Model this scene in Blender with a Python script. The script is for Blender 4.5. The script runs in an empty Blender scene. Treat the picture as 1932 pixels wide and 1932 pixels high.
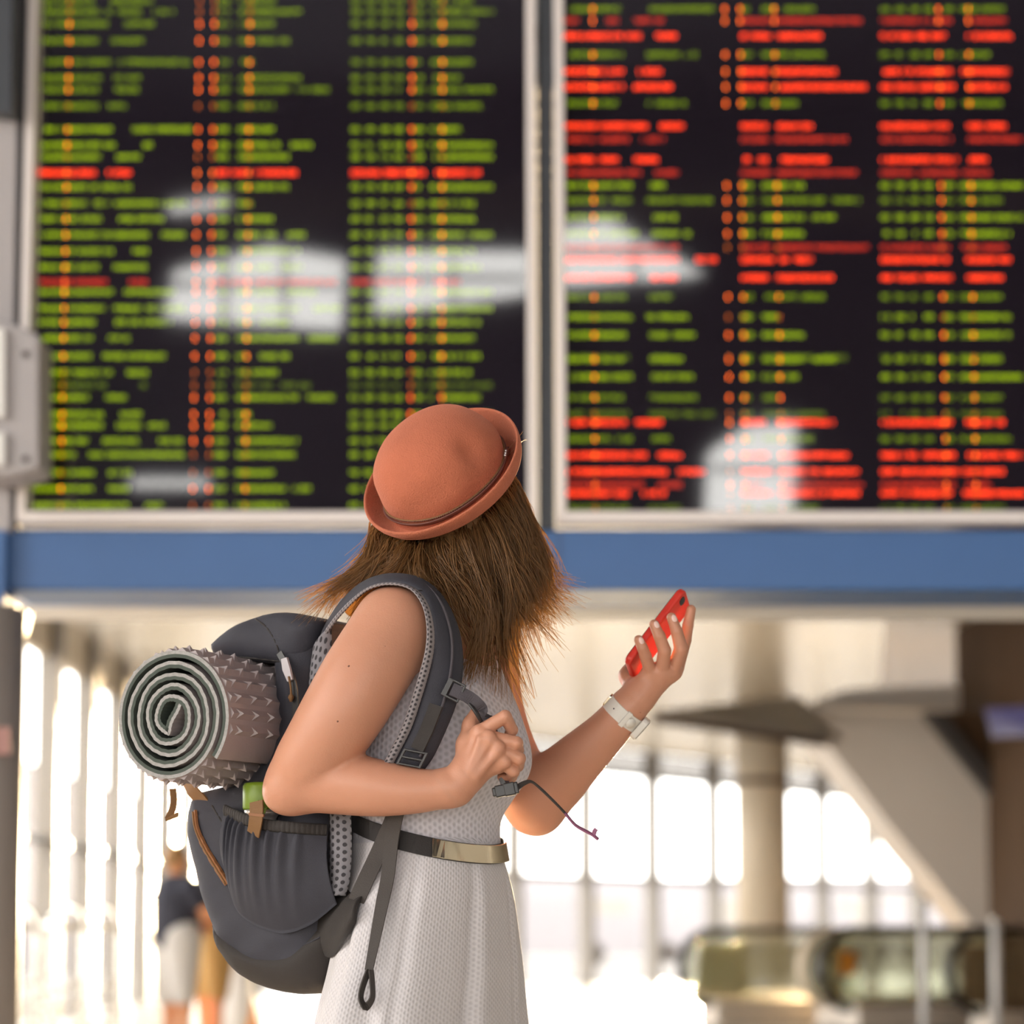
import bpy, bmesh, math, random
import numpy as np
from mathutils import Vector, Matrix
from mathutils.geometry import tessellate_polygon
random.seed(7); rng = np.random.default_rng(7)
SC = bpy.context.scene
COL = SC.collection
# ------------------------------------------------------------------ camera
FPX = 5000.0; IMG = 1932.0; HALF = 966.0
TH = math.radians(5.4); SHIFT = 794.0 - FPX*math.tan(TH)
CAM = np.array([0.0, 0.0, 0.93])
cd = bpy.data.cameras.new('camera'); cam = bpy.data.objects.new('camera', cd); COL.objects.link(cam)
cd.sensor_fit = 'HORIZONTAL'; cd.sensor_width = 36.0; cd.lens = 36.0*FPX/IMG
cd.shift_y = SHIFT/IMG; cd.clip_end = 500; cd.clip_start = 0.05
cam.location = CAM; cam.rotation_euler = (math.pi/2+TH, 0, 0)
cd.dof.use_dof = True; cd.dof.focus_distance = 3.85; cd.dof.aperture_fstop = 3.3
SC.camera = cam
# ------------------------------------------------------------------ light
SKY = 7.5
world = bpy.data.worlds.new('sky'); SC.world = world; world.use_nodes = True
bg = world.node_tree.nodes['Background']; bg.inputs[0].default_value = (1.0, 0.97, 0.935, 1); bg.inputs[1].default_value = SKY
sl = bpy.data.lights.new('low_sun', 'SUN'); sun = bpy.data.objects.new('low_sun', sl); COL.objects.link(sun)
sl.energy = 48.0; sl.angle = math.radians(1.6); sl.color = (1.0, 0.74, 0.42)
SAZ, SEL = math.radians(4.0), math.radians(2.55)
sun_dir = Vector((math.sin(SAZ)*math.cos(SEL), math.cos(SAZ)*math.cos(SEL), math.sin(SEL)))
sun.rotation_euler = sun_dir.to_track_quat('Z', 'Y').to_euler(); sun.location = sun_dir*60
def portal(name, center, normal, sx, sy):
    # marks a window opening so that daylight through it is sampled well
    l = bpy.data.lights.new(name, 'AREA'); l.shape = 'RECTANGLE'; l.size = sx; l.size_y = sy
    l.cycles.is_portal = True
    o = bpy.data.objects.new(name, l); COL.objects.link(o); o.location = center
    o.rotation_euler = Vector(normal).to_track_quat('-Z', 'Z').to_euler()
    return o
vs = SC.view_settings; vs.view_transform = 'Standard'; vs.look = 'None'; vs.exposure = 0.0; vs.gamma = 1.0; vs.use_curve_mapping = False
cy = SC.cycles; cy.use_adaptive_sampling = True; cy.adaptive_threshold = 0.06; cy.adaptive_min_samples = 16; cy.max_bounces = 6; cy.diffuse_bounces = 3; cy.glossy_bounces = 3; cy.transmission_bounces = 4; cy.transparent_max_bounces = 12
cy.caustics_reflective = False; cy.caustics_refractive = False; cy.sample_clamp_indirect = 6.0
# ------------------------------------------------------------------ helpers: pixels and frames
cR = np.array([1.0,0,0]); cU = np.array([0,-math.sin(TH),math.cos(TH)]); cF = np.array([0,math.cos(TH),math.sin(TH)])
def ray(px, py):
    d = cF*FPX + cR*(px-HALF) + cU*((HALF-py)+SHIFT)
    return d/d[1]
def W(px, py, Y): return CAM + ray(px, py)*Y
def Wp(pts): return [W(*p) for p in pts]
def R(rpx, Y): return rpx*Y/FPX
BF = math.radians(28); Fv = np.array([math.cos(BF), -math.sin(BF), 0]); Lv = np.array([math.sin(BF), math.cos(BF), 0]); Zv = np.array([0,0,1.0])
O0 = W(815, 1580, 4.0); O0[2] = 0
def B(f, l, z): return O0 + Fv*f + Lv*l + Zv*z
def PL(px, py, l):
    d = ray(px, py); t = (l + (O0-CAM).dot(Lv))/d.dot(Lv)
    return CAM + d*t
def toB(p):
    q = np.asarray(p)-O0; return np.stack([q@Fv, q@Lv, q[...,2]], -1)
def nrm(v): v = np.asarray(v, float); return v/np.linalg.norm(v)
def spline(pts, n):
    """Catmull-Rom through points (any dimension), n samples, roughly even in arc length"""
    P = np.asarray(pts, float)
    if len(P) == 2: return P[0]+(P[1]-P[0])*np.linspace(0,1,n)[:,None]
    E = np.vstack([2*P[0]-P[1], P, 2*P[-1]-P[-2]])
    out = []
    for i in range(1, len(E)-2):
        t = np.linspace(0,1,24,endpoint=(i==len(E)-3))[:,None]
        a,b,c,d = E[i-1],E[i],E[i+1],E[i+2]
        out.append(.5*((2*b)+(-a+c)*t+(2*a-5*b+4*c-d)*t**2+(-a+3*b-3*c+d)*t**3))
    Q = np.vstack(out); m = min(3, Q.shape[1])
    s = np.concatenate([[0], np.cumsum(np.linalg.norm(np.diff(Q[:,:m],axis=0),axis=1))])
    u = np.linspace(0, s[-1], n)
    return np.stack([np.interp(u, s, Q[:,k]) for k in range(Q.shape[1])], 1)
# ------------------------------------------------------------------ helpers: objects
def obj(name, verts, faces, mat=None, parent=None, smooth=False, uvs=None, mats=None, midx=None):
    me = bpy.data.meshes.new(name)
    v = np.asarray(verts, float).reshape(-1,3)
    if isinstance(faces, np.ndarray):
        nf, k = faces.shape
        me.vertices.add(len(v)); me.vertices.foreach_set('co', v.astype(np.float32).ravel())
        me.loops.add(nf*k); me.loops.foreach_set('vertex_index', faces.astype(np.int32).ravel())
        me.polygons.add(nf); me.polygons.foreach_set('loop_start', np.arange(0,nf*k,k,dtype=np.int32))
        me.update(calc_edges=True)
    else:
        me.from_pydata(v.tolist(), [], [list(map(int,f)) for f in faces])
    if smooth: me.polygons.foreach_set('use_smooth', np.ones(len(me.polygons), bool))
    if uvs is not None:
        ul = me.uv_layers.new(name='UVMap'); li = np.zeros(len(me.loops), np.int32); me.loops.foreach_get('vertex_index', li)
        ul.data.foreach_set('uv', np.asarray(uvs, np.float32)[li].ravel())
    for m in (mats or ([mat] if mat else [])): me.materials.append(m)
    if midx is not None: me.polygons.foreach_set('material_index', np.asarray(midx, np.int32))
    me.update()
    o = bpy.data.objects.new(name, me); COL.objects.link(o)
    if parent is not None: o.parent = parent
    return o
def tag(o, label=None, cat=None, group=None, kind=None):
    if label: o['label'] = label
    if cat: o['category'] = cat
    if group: o['group'] = group
    if kind: o['kind'] = kind
    return o
def empty(name, label=None, cat=None, group=None, kind=None):
    o = bpy.data.objects.new(name, None); COL.objects.link(o); o.empty_display_size = .1
    return tag(o, label, cat, group, kind)
class MB:
    """collects simple solids into one mesh"""
    def __init__(s): s.v = []; s.f = []
    def add(s, v, f):
        n = len(s.v); s.v += [tuple(map(float,p)) for p in v]; s.f += [[i+n for i in q] for q in f]; return s
    def box(s, c, size, ax=None):
        ax = np.eye(3) if ax is None else np.asarray(ax); c = np.asarray(c, float); h = np.asarray(size, float)/2
        v = [c+ax[0]*h[0]*x+ax[1]*h[1]*y+ax[2]*h[2]*z for x in (-1,1) for y in (-1,1) for z in (-1,1)]
        return s.add(v, [(0,1,3,2),(4,6,7,5),(0,4,5,1),(2,3,7,6),(0,2,6,4),(1,5,7,3)])
    def box2(s, a, b): a = np.asarray(a,float); b = np.asarray(b,float); return s.box((a+b)/2, abs(b-a))
    def prism(s, poly, vec):
        p = [np.asarray(q, float) for q in poly]; n = len(p); v = p+[q+np.asarray(vec) for q in p]
        return s.add(v, [list(range(n))[::-1], list(range(n,2*n))]+[(i,(i+1)%n,(i+1)%n+n,i+n) for i in range(n)])
    def tube(s, pts, r, n=8, closed=False, flat=None):
        v, f = tube(pts, r, n, closed, flat); return s.add(v, f)
    def build(s, name, mat=None, parent=None, smooth=False, bevel=0):
        o = obj(name, s.v, s.f, mat, parent, smooth)
        fixn(o)
        if bevel:
            m = o.modifiers.new('bevel','BEVEL'); m.width = bevel; m.segments = 3; m.limit_method = 'ANGLE'
            o.data.polygons.foreach_set('use_smooth', np.ones(len(o.data.polygons), bool))
            w = o.modifiers.new('wn','WEIGHTED_NORMAL')
        return o
def fixn(o):
    bm = bmesh.new(); bm.from_mesh(o.data); bmesh.ops.recalc_face_normals(bm, faces=bm.faces); bm.to_mesh(o.data); bm.free()
def frames(P, up=None, closed=False):
    P = np.asarray(P, float); T = np.gradient(P, axis=0)
    if closed: T = np.roll(P,-1,0)-np.roll(P,1,0)
    T /= np.linalg.norm(T,axis=1)[:,None]+1e-12
    N = np.zeros_like(P)
    u = np.array(up if up is not None else (0,0,1.0))
    if up is None and abs(T[0]@u) > .9: u = np.array([1.0,0,0])
    for i in range(len(P)):
        n = u - T[i]*(u@T[i]); n /= np.linalg.norm(n)+1e-12; N[i] = n
        if up is None: u = n
    return T, N, np.cross(T, N)
def tube(pts, r, n=8, closed=False, flat=None, up=None):
    """swept tube; r scalar or per-point; flat=(a,b) scales along normal / binormal"""
    P = np.asarray(pts, float); m = len(P); T,N,Bn = frames(P, up, closed)
    r = np.broadcast_to(np.asarray(r,float), (m,)); a,b = flat or (1,1)
    an = np.linspace(0,2*math.pi,n,endpoint=False)
    V = (P[:,None,:] + (N[:,None,:]*np.cos(an)[None,:,None]*a + Bn[:,None,:]*np.sin(an)[None,:,None]*b)*r[:,None,None]).reshape(-1,3)
    F = []
    for i in range(m if closed else m-1):
        i2 = (i+1)%m
        for j in range(n): F.append((i*n+j, i*n+(j+1)%n, i2*n+(j+1)%n, i2*n+j))
    if not closed: F += [list(range(n))[::-1], [ (m-1)*n+j for j in range(n)]]
    return V, F
def ribbon(pts, width, up, thick=.0015, wdir=None):
    """flat strap swept along pts; up = face normal hint (per point or single); rectangular section"""
    P = np.asarray(pts, float); m = len(P); T = np.gradient(P,axis=0); T /= np.linalg.norm(T,axis=1)[:,None]
    U = np.broadcast_to(np.asarray(up,float),(m,3)); w = np.broadcast_to(np.asarray(width,float),(m,))
    V = []; F = []
    for i in range(m):
        u = U[i]-T[i]*(U[i]@T[i]); u /= np.linalg.norm(u); s = np.cross(T[i],u)
        for a,b in ((-1,-1),(1,-1),(1,1),(-1,1)): V.append(P[i]+s*w[i]/2*a+u*thick/2*b)
    for i in range(m-1):
        for j in range(4): F.append((i*4+j, i*4+(j+1)%4, i*4+4+(j+1)%4, i*4+4+j))
    F += [(0,1,2,3),(4*m-1,4*m-2,4*m-3,4*m-4)]
    return V, F
def sheet(A, Bc, C=None, n=40, m=8, bulge=0.0, bdir=(0,-1,0), thick=.004, extra=None):
    """closed padded sheet between two edge curves A and B"""
    A = spline(A, n); Bc = spline(Bc, n); bd = np.asarray(bdir,float); V = []; UV = []
    for side in (1,-1):
        for i in range(n):
            for j in range(m+1):
                t = j/m; p = A[i]*(1-t)+Bc[i]*t
                pad = (1-(2*t-1)**4)
                d = bd*(bulge*(1-(2*t-1)**2)+ (thick*.5*pad if side==1 else -thick*.5*pad))
                if extra is not None and side==1: d = d+bd*extra(i/(n-1), t)
                V.append(p+d); UV.append((t, i/(n-1)))
    F = []; K = n*(m+1); w = m+1
    for s in (0,1):
        for i in range(n-1):
            for j in range(m):
                q = (s*K+i*w+j, s*K+i*w+j+1, s*K+(i+1)*w+j+1, s*K+(i+1)*w+j)
                F.append(q if s==0 else q[::-1])
    for i in range(n-1):
        F.append((i*w, (i+1)*w, K+(i+1)*w, K+i*w)); F.append((i*w+m, K+i*w+m, K+(i+1)*w+m, (i+1)*w+m))
    for j in range(m):
        F.append((j, K+j, K+j+1, j+1)); F.append(((n-1)*w+j, (n-1)*w+j+1, K+(n-1)*w+j+1, K+(n-1)*w+j))
    return V, F, UV
# ------------------------------------------------------------------ helpers: distance fields -> mesh (surface nets)
def smin(a, b, k):
    if k <= 0: return np.minimum(a,b)
    h = np.clip(.5+.5*(b-a)/k, 0, 1); return b+(a-b)*h - k*h*(1-h)
def smax(a, b, k): return -smin(-a,-b,k)
class Field:
    def __init__(s): s.p = []
    def cap(s, a, b, ra, rb, k=.01, sub=False):
        a = np.asarray(a,float); b = np.asarray(b,float); d = b-a; dd = d@d+1e-12
        def fn(x):
            t = np.clip(((x-a)@d)/dd, 0, 1); return np.linalg.norm(x-a-t[:,None]*d, axis=1)-(ra+(rb-ra)*t)
        s.p.append((fn, k, (a+b)/2, np.linalg.norm(d)/2+max(ra,rb), sub)); return s
    def chain(s, pts, k=.012):
        for (a,ra),(b,rb) in zip(pts[:-1], pts[1:]): s.cap(a,b,ra,rb,k)
        return s
    def ell(s, c, r, ax=None, k=.01, sub=False):
        c = np.asarray(c,float); r = np.asarray(r,float); ax = np.eye(3) if ax is None else np.asarray(ax)
        def fn(x):
            q = (x-c)@ax.T; k0 = np.linalg.norm(q/r,axis=1); k1 = np.linalg.norm(q/(r*r),axis=1)+1e-9
            return k0*(k0-1)/k1
        s.p.append((fn, k, c, r.max(), sub)); return s
    def fn(s, fn, c, rad, k=.01, sub=False): s.p.append((fn,k,np.asarray(c,float),rad,sub)); return s
    def __call__(s, x, idx=None):
        d = np.full(len(x), 1.0)
        for i,(fn,k,c,rad,sub) in enumerate(s.p):
            if idx is not None and not idx[i]: continue
            q = fn(x)
            d = smax(d,-q,k) if sub else smin(d,q,k)
        return d
    def mesh(s, h, lo=None, hi=None, nb=14):
        C = np.array([p[2] for p in s.p]); Rr = np.array([p[3] for p in s.p]); sub = np.array([p[4] for p in s.p])
        lo = (C-Rr[:,None])[~sub].min(0)-3*h if lo is None else np.asarray(lo); hi = (C+Rr[:,None])[~sub].max(0)+3*h if hi is None else np.asarray(hi)
        S = h*nb; nB = np.ceil((hi-lo)/S).astype(int)
        g = np.stack(np.meshgrid(*[np.arange(n) for n in nB], indexing='ij'),-1).reshape(-1,3)
        cen = lo+(g+.5)*S; rad = S*math.sqrt(3)/2
        d0 = s(cen); keep = np.abs(d0) < rad*1.6+.01
        N = nB*nb+2; off = np.stack(np.meshgrid(*[np.arange(nb+1)]*3, indexing='ij'),-1).reshape(-1,3)
        keys=[]; pos=[]; quads=[]
        ce = [((0,0,0),(1,0,0)),((0,1,0),(1,1,0)),((0,0,1),(1,0,1)),((0,1,1),(1,1,1)),((0,0,0),(0,1,0)),((1,0,0),(1,1,0)),((0,0,1),(0,1,1)),((1,0,1),(1,1,1)),((0,0,0),(0,0,1)),((1,0,0),(1,0,1)),((0,1,0),(0,1,1)),((1,1,0),(1,1,1))]
        def key(i): return (i[...,0].astype(np.int64)*N[1]+i[...,1])*N[2]+i[...,2]
        for b,c in zip(g[keep], cen[keep]):
            idx = (np.linalg.norm(C-c,axis=1)-Rr) < rad+.035
            base = b*nb; x = lo+(base+off)*h
            D = s(x, idx).reshape(nb+1,nb+1,nb+1); sg = D<0
            if sg.all() or not sg.any(): continue
            cnt = np.zeros((nb,nb,nb)); acc = np.zeros((nb,nb,nb,3))
            for a,e in ce:
                da = D[a[0]:nb+a[0],a[1]:nb+a[1],a[2]:nb+a[2]]; de = D[e[0]:nb+e[0],e[1]:nb+e[1],e[2]:nb+e[2]]
                m = (da<0)!=(de<0); t = np.where(m, da/np.where(m,da-de,1), 0)
                cnt += m
                for ax in range(3): acc[...,ax] += np.where(m, a[ax]+(e[ax]-a[ax])*t, 0)
            ii = np.argwhere(cnt>0)
            if len(ii):
                p = acc[ii[:,0],ii[:,1],ii[:,2]]/cnt[ii[:,0],ii[:,1],ii[:,2]][:,None]
                keys.append(key(ii+base)); pos.append(lo+(ii+base+p)*h)
            for ax in range(3):
                sl0=[slice(0,nb)]*3; sl1=[slice(0,nb)]*3; sl1[ax]=slice(1,nb+1)
                s0=sg[tuple(sl0)]; s1=sg[tuple(sl1)]; e=np.argwhere(s0!=s1)
                if not len(e): continue
                fl = s0[e[:,0],e[:,1],e[:,2]]; G = e+base; u=(ax+1)%3; w=(ax+2)%3
                du=np.zeros(3,int); du[u]=1; dw=np.zeros(3,int); dw[w]=1
                q = np.stack([key(G-du-dw),key(G-dw),key(G),key(G-du)],1)
                q[~fl] = q[~fl][:,::-1]; quads.append(q)
        K = np.concatenate(keys); P = np.concatenate(pos); Q = np.concatenate(quads)
        o = np.argsort(K); K=K[o]; P=P[o]
        ix = np.clip(np.searchsorted(K,Q),0,len(K)-1); ok = (K[ix]==Q).all(1)
        return P, ix[ok]
def ring_field(rings, shrink=0.0):
    """rings: rows (z, f, l, a, b) ellipses in the body frame"""
    Rg = np.asarray(rings, float); Rg = Rg[np.argsort(Rg[:,0])]
    def fn(x):
        q = toB(x); z = q[:,2]; cf,cl,a,b = [np.interp(z,Rg[:,0],Rg[:,k]) for k in (1,2,3,4)]
        a = a-shrink; b = b-shrink; u = np.stack([(q[:,0]-cf)/a,(q[:,1]-cl)/b],1); k0 = np.linalg.norm(u,axis=1); k1 = np.sqrt((u[:,0]/a)**2+(u[:,1]/b)**2)+1e-9
        return np.maximum(k0*(k0-1)/k1, np.maximum(Rg[0,0]-z, z-Rg[-1,0])*.8)
    return fn
# ------------------------------------------------------------------ materials
def new_mat(name):
    m = bpy.data.materials.new(name); m.use_nodes = True; nt = m.node_tree
    return m, nt, nt.nodes['Principled BSDF']
def N(nt, t, **kw):
    n = nt.nodes.new(t)
    for k,v in kw.items(): setattr(n,k,v)
    return n
def math_n(nt, op, a, b=None):
    n = N(nt,'ShaderNodeMath',operation=op)
    for i,x in enumerate((a,b)):
        if x is None: continue
        if isinstance(x,(int,float)): n.inputs[i].default_value = x
        else: nt.links.new(x, n.inputs[i])
    return n.outputs[0]
def hexwave(nt, vec, k):
    """sum of three plane waves 60 degrees apart: a hexagonal lattice of dots, 3 at a dot's centre"""
    outs = []
    for a in (0, 60, 120):
        d = N(nt,'ShaderNodeVectorMath',operation='DOT_PRODUCT'); nt.links.new(vec, d.inputs[0])
        d.inputs[1].default_value = (k*math.cos(math.radians(a)), k*math.sin(math.radians(a)), 0)
        outs.append(math_n(nt,'COSINE', d.outputs['Value']))
    return math_n(nt,'ADD', math_n(nt,'ADD',outs[0],outs[1]), outs[2])
def mat(name, col, rough=.5, metal=0, spec=.5, var=0, vscale=8, bump=0, bscale=200, sheen=0, sss=0, coat=0, emit=None, es=0, ior=None, detail=3):
    m, nt, p = new_mat(name); c = (*col,1)
    p.inputs['Base Color'].default_value = c; p.inputs['Roughness'].default_value = rough; p.inputs['Metallic'].default_value = metal
    p.inputs['Specular IOR Level'].default_value = spec
    if ior: p.inputs['IOR'].default_value = ior
    if sheen: p.inputs['Sheen Weight'].default_value = sheen; p.inputs['Sheen Roughness'].default_value = .4; p.inputs['Sheen Tint'].default_value = (*[min(1,x*1.6+.1) for x in col],1)
    if sss: p.inputs['Subsurface Weight'].default_value = sss; p.inputs['Subsurface Radius'].default_value = (1,.35,.2); p.inputs['Subsurface Scale'].default_value = .008
    if coat: p.inputs['Coat Weight'].default_value = coat
    if emit: p.inputs['Emission Color'].default_value = (*emit,1); p.inputs['Emission Strength'].default_value = es
    tc = N(nt,'ShaderNodeTexCoord')
    if var:
        n = N(nt,'ShaderNodeTexNoise'); n.inputs['Scale'].default_value = vscale; n.inputs['Detail'].default_value = detail; nt.links.new(tc.outputs['Object'], n.inputs['Vector'])
        mx = N(nt,'ShaderNodeMix',data_type='RGBA'); mx.inputs[6].default_value = (*[x*(1-var) for x in col],1); mx.inputs[7].default_value = (*[min(1,x*(1+var)) for x in col],1)
        nt.links.new(n.outputs['Fac'], mx.inputs[0]); nt.links.new(mx.outputs[2], p.inputs['Base Color'])
    if bump:
        n = N(nt,'ShaderNodeTexNoise'); n.inputs['Scale'].default_value = bscale; n.inputs['Detail'].default_value = detail; nt.links.new(tc.outputs['Object'], n.inputs['Vector'])
        b = N(nt,'ShaderNodeBump'); b.inputs['Strength'].default_value = bump; b.inputs['Distance'].default_value = .002
        nt.links.new(n.outputs['Fac'], b.inputs['Height']); nt.links.new(b.outputs['Normal'], p.inputs['Normal'])
    return m
def glow(name, col, s):
    m, nt, p = new_mat(name); p.inputs['Base Color'].default_value = (.01,.01,.01,1); p.inputs['Roughness'].default_value = .06; p.inputs['IOR'].default_value = 1.7
    p.inputs['Emission Color'].default_value = (*col,1); p.inputs['Emission Strength'].default_value = s
    m.cycles.emission_sampling = 'NONE'; return m
def pane_mat(name, tint=(1,1,1), refl=.08):
    m = bpy.data.materials.new(name); m.use_nodes = True; nt = m.node_tree; nt.nodes.clear()
    o = N(nt,'ShaderNodeOutputMaterial'); t = N(nt,'ShaderNodeBsdfTransparent'); g = N(nt,'ShaderNodeBsdfGlossy'); x = N(nt,'ShaderNodeMixShader')
    t.inputs[0].default_value = (*tint,1); g.inputs['Roughness'].default_value = .02; x.inputs[0].default_value = refl
    nt.links.new(t.outputs[0],x.inputs[1]); nt.links.new(g.outputs[0],x.inputs[2]); nt.links.new(x.outputs[0],o.inputs[0]); return m
def net_mat(name, col, hole, pitch, thr=.4):
    """spacer mesh: dark round holes on a hexagonal lattice, with relief"""
    m, nt, p = new_mat(name); tc = N(nt,'ShaderNodeTexCoord')
    h = hexwave(nt, tc.outputs['UV'], 2*math.pi/pitch)
    r = N(nt,'ShaderNodeMapRange'); r.inputs[1].default_value = thr; r.inputs[2].default_value = thr+.8; nt.links.new(h, r.inputs[0])
    mx = N(nt,'ShaderNodeMix',data_type='RGBA'); mx.inputs[6].default_value = (*col,1); mx.inputs[7].default_value = (*hole,1)
    nt.links.new(r.outputs[0],mx.inputs[0]); nt.links.new(mx.outputs[2],p.inputs['Base Color']); p.inputs['Roughness'].default_value = .8
    b = N(nt,'ShaderNodeBump'); b.inputs['Strength'].default_value = .6; b.inputs['Distance'].default_value = .002; b.invert = True
    nt.links.new(r.outputs[0],b.inputs['Height']); nt.links.new(b.outputs['Normal'],p.inputs['Normal']); return m
def knit_mat(name, col, pitch=.0085, dark=.72, bs=.55):
    m, nt, p = new_mat(name); tc = N(nt,'ShaderNodeTexCoord')
    h = hexwave(nt, tc.outputs['UV'], 2*math.pi/pitch)
    r = N(nt,'ShaderNodeMapRange'); r.inputs[1].default_value = -1.2; r.inputs[2].default_value = 2.6; nt.links.new(h, r.inputs[0])
    mx = N(nt,'ShaderNodeMix',data_type='RGBA'); mx.inputs[6].default_value = (*col,1); mx.inputs[7].default_value = (*[c*dark for c in col],1)
    nt.links.new(r.outputs[0],mx.inputs[0]); nt.links.new(mx.outputs[2],p.inputs['Base Color']); p.inputs['Roughness'].default_value = .85
    p.inputs['Sheen Weight'].default_value = .25
    b = N(nt,'ShaderNodeBump'); b.inputs['Strength'].default_value = bs; b.inputs['Distance'].default_value = .0022; b.invert = True
    nt.links.new(r.outputs[0],b.inputs['Height']); nt.links.new(b.outputs['Normal'],p.inputs['Normal']); return m
def hair_mat(name, c1, c2):
    m = bpy.data.materials.new(name); m.use_nodes = True; nt = m.node_tree; p = nt.nodes['Principled BSDF']; o = nt.nodes['Material Output']
    tc = N(nt,'ShaderNodeTexCoord'); n = N(nt,'ShaderNodeNewGeometry')
    mx = N(nt,'ShaderNodeMix',data_type='RGBA'); mx.inputs[6].default_value = (*c1,1); mx.inputs[7].default_value = (*c2,1); nt.links.new(n.outputs['Random Per Island'],mx.inputs[0])
    nt.links.new(mx.outputs[2],p.inputs['Base Color']); p.inputs['Roughness'].default_value = .38; p.inputs['Specular IOR Level'].default_value = .55
    t = N(nt,'ShaderNodeBsdfTranslucent'); t.inputs[0].default_value = (.80,.54,.26,1); x = N(nt,'ShaderNodeMixShader'); x.inputs[0].default_value = .45
    nt.links.new(p.outputs[0],x.inputs[1]); nt.links.new(t.outputs[0],x.inputs[2]); nt.links.new(x.outputs[0],o.inputs[0]); return m
M = {}
M['floor'] = mat('polished_stone', (.62,.57,.5), .22, var=.08, vscale=.6)
M['plaster'] = mat('plaster', (.62,.6,.57), .8, var=.04, vscale=1.5)
M['frontwall'] = mat('dark_panel_wall', (.05,.05,.065), .6, var=.3, vscale=.7)
M['slat'] = mat('aluminium_slat', (.86,.79,.68), .27, metal=1, var=.05, vscale=.5)
M['soffit'] = mat('ceiling_backing', (.2,.17,.14), .7)
M['mullion'] = mat('painted_steel', (.26,.235,.21), .4, var=.05)
M['glass'] = pane_mat('window_glass', (.97,.98,.97), .06)
M['frost'] = pane_mat('tinted_glass', (.12,.115,.11), .25)
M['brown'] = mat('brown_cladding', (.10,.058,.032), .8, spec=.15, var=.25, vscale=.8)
M['brushed'] = mat('brushed_cladding', (.78,.69,.60), .45, metal=0, var=.08, vscale=.6)
M['darkmetal'] = mat('dark_metal', (.07,.06,.055), .4, metal=.5)
M['steel'] = mat('stainless_steel', (.78,.74,.68), .2, metal=1)
M['column'] = mat('column_stone', (.82,.70,.54), .45, var=.06, vscale=2)
M['screen'] = mat('display_glass', (.012,.008,.014), .035, ior=2.0, bump=.02, bscale=1.2)
M['led_g'] = glow('green_led', (.42,.62,.0), 1.75)
M['led_gm'] = glow('mid_green_led', (.36,.55,.0), 1.2)
M['led_gd'] = glow('dim_green_led', (.28,.42,.01), .9)
M['led_r'] = glow('red_led', (1.0,.045,.008), 4.6)
M['led_rd'] = glow('dim_red_led', (1.0,.05,.02), 1.6)
M['led_o'] = glow('orange_led', (1.0,.14,.008), 11.0)
M['led_od'] = glow('dim_orange_led', (1.0,.2,.01), 3.0)
M['alu'] = mat('aluminium_frame', (.80,.73,.71), .42, metal=.1)
M['darkgap'] = mat('dark_post', (.045,.05,.062), .5)
M['blue'] = mat('blue_fascia', (.045,.13,.34), .42, var=.04)
M['white'] = mat('white_paint', (.86,.84,.83), .5)
M['grey'] = mat('grey_cabinet', (.42,.39,.40), .55)
M['greypost'] = mat('grey_column', (.30,.26,.24), .5, var=.08, vscale=2)
M['skin'] = mat('skin', (.565,.268,.172), .42, spec=.4, sss=.12, var=.05, vscale=14, bump=.12, bscale=420)
M['skin2'] = mat('tanned_skin', (.62,.27,.13), .5)
M['dress'] = knit_mat('waffle_knit', (.65,.62,.675), .0092, .74)
M['skirt'] = knit_mat('fine_waffle_knit', (.67,.635,.655), .0068, .86, .4)
M['felt'] = mat('rust_felt', (.47,.135,.070), .9, sheen=.5, var=.14, vscale=24, bump=.8, bscale=420)
M['cord'] = mat('brown_cord', (.16,.055,.04), .6)
M['gold'] = mat('polished_gold', (.80,.70,.52), .16, metal=1)
M['black'] = mat('black_elastic', (.028,.024,.024), .7, bump=.2, bscale=500)
M['hair'] = hair_mat('brown_hair', (.085,.042,.018), (.34,.19,.085))
M['pack'] = mat('charcoal_canvas', (.036,.035,.047), .75, sheen=.10, var=.14, vscale=40, bump=.35, bscale=900)
M['pack2'] = mat('brown_grey_canvas', (.034,.028,.026), .8, sheen=.08, var=.12, vscale=40, bump=.35, bscale=900)
M['net'] = net_mat('spacer_mesh', (.27,.24,.25), (.05,.045,.05), .0062)
M['netL'] = net_mat('pale_spacer_mesh', (.20,.19,.21), (.035,.032,.037), .0095)
M['web'] = mat('grey_webbing', (.075,.064,.075), .7, bump=.3, bscale=600)
M['webd'] = mat('brown_grey_webbing', (.055,.046,.042), .75, bump=.3, bscale=600)
M['plastic'] = mat('dark_plastic', (.028,.025,.025), .38)
M['tan'] = mat('tan_webbing', (.19,.092,.032), .7, bump=.2, bscale=600)
M['zip'] = mat('brown_zip', (.24,.095,.034), .6)
M['chrome'] = mat('chrome', (.62,.60,.60), .3, metal=.8)
M['zipgrey'] = mat('zip_metal', (.50,.46,.48), .5)
M['lime'] = mat('lime_lid', (.16,.245,.014), .4)
M['mat_o'] = mat('grey_foam', (.36,.30,.30), .42, var=.08, vscale=20, bump=.25, bscale=120)
M['mat_i'] = mat('green_foam', (.055,.068,.056), .8)
M['mat_e'] = mat('silver_edge', (.26,.245,.235), .45, metal=.1, var=.35, vscale=160, bump=.6, bscale=260)
M['phone'] = mat('red_silicone', (.66,.036,.022), .45)
M['lens'] = mat('black_lens', (.02,.02,.025), .1)
M['screenoff'] = mat('phone_glass', (.01,.01,.012), .08)
M['watch'] = mat('white_rubber', (.74,.70,.64), .45)
M['nail'] = mat('fingernail', (.88,.62,.55), .25)
M['purple'] = mat('purple_tape', (.26,.09,.17), .6)
M['navy'] = mat('navy_cotton', (.025,.027,.045), .8)
M['palegrey'] = mat('pale_grey_cotton', (.55,.53,.52), .8)
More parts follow.
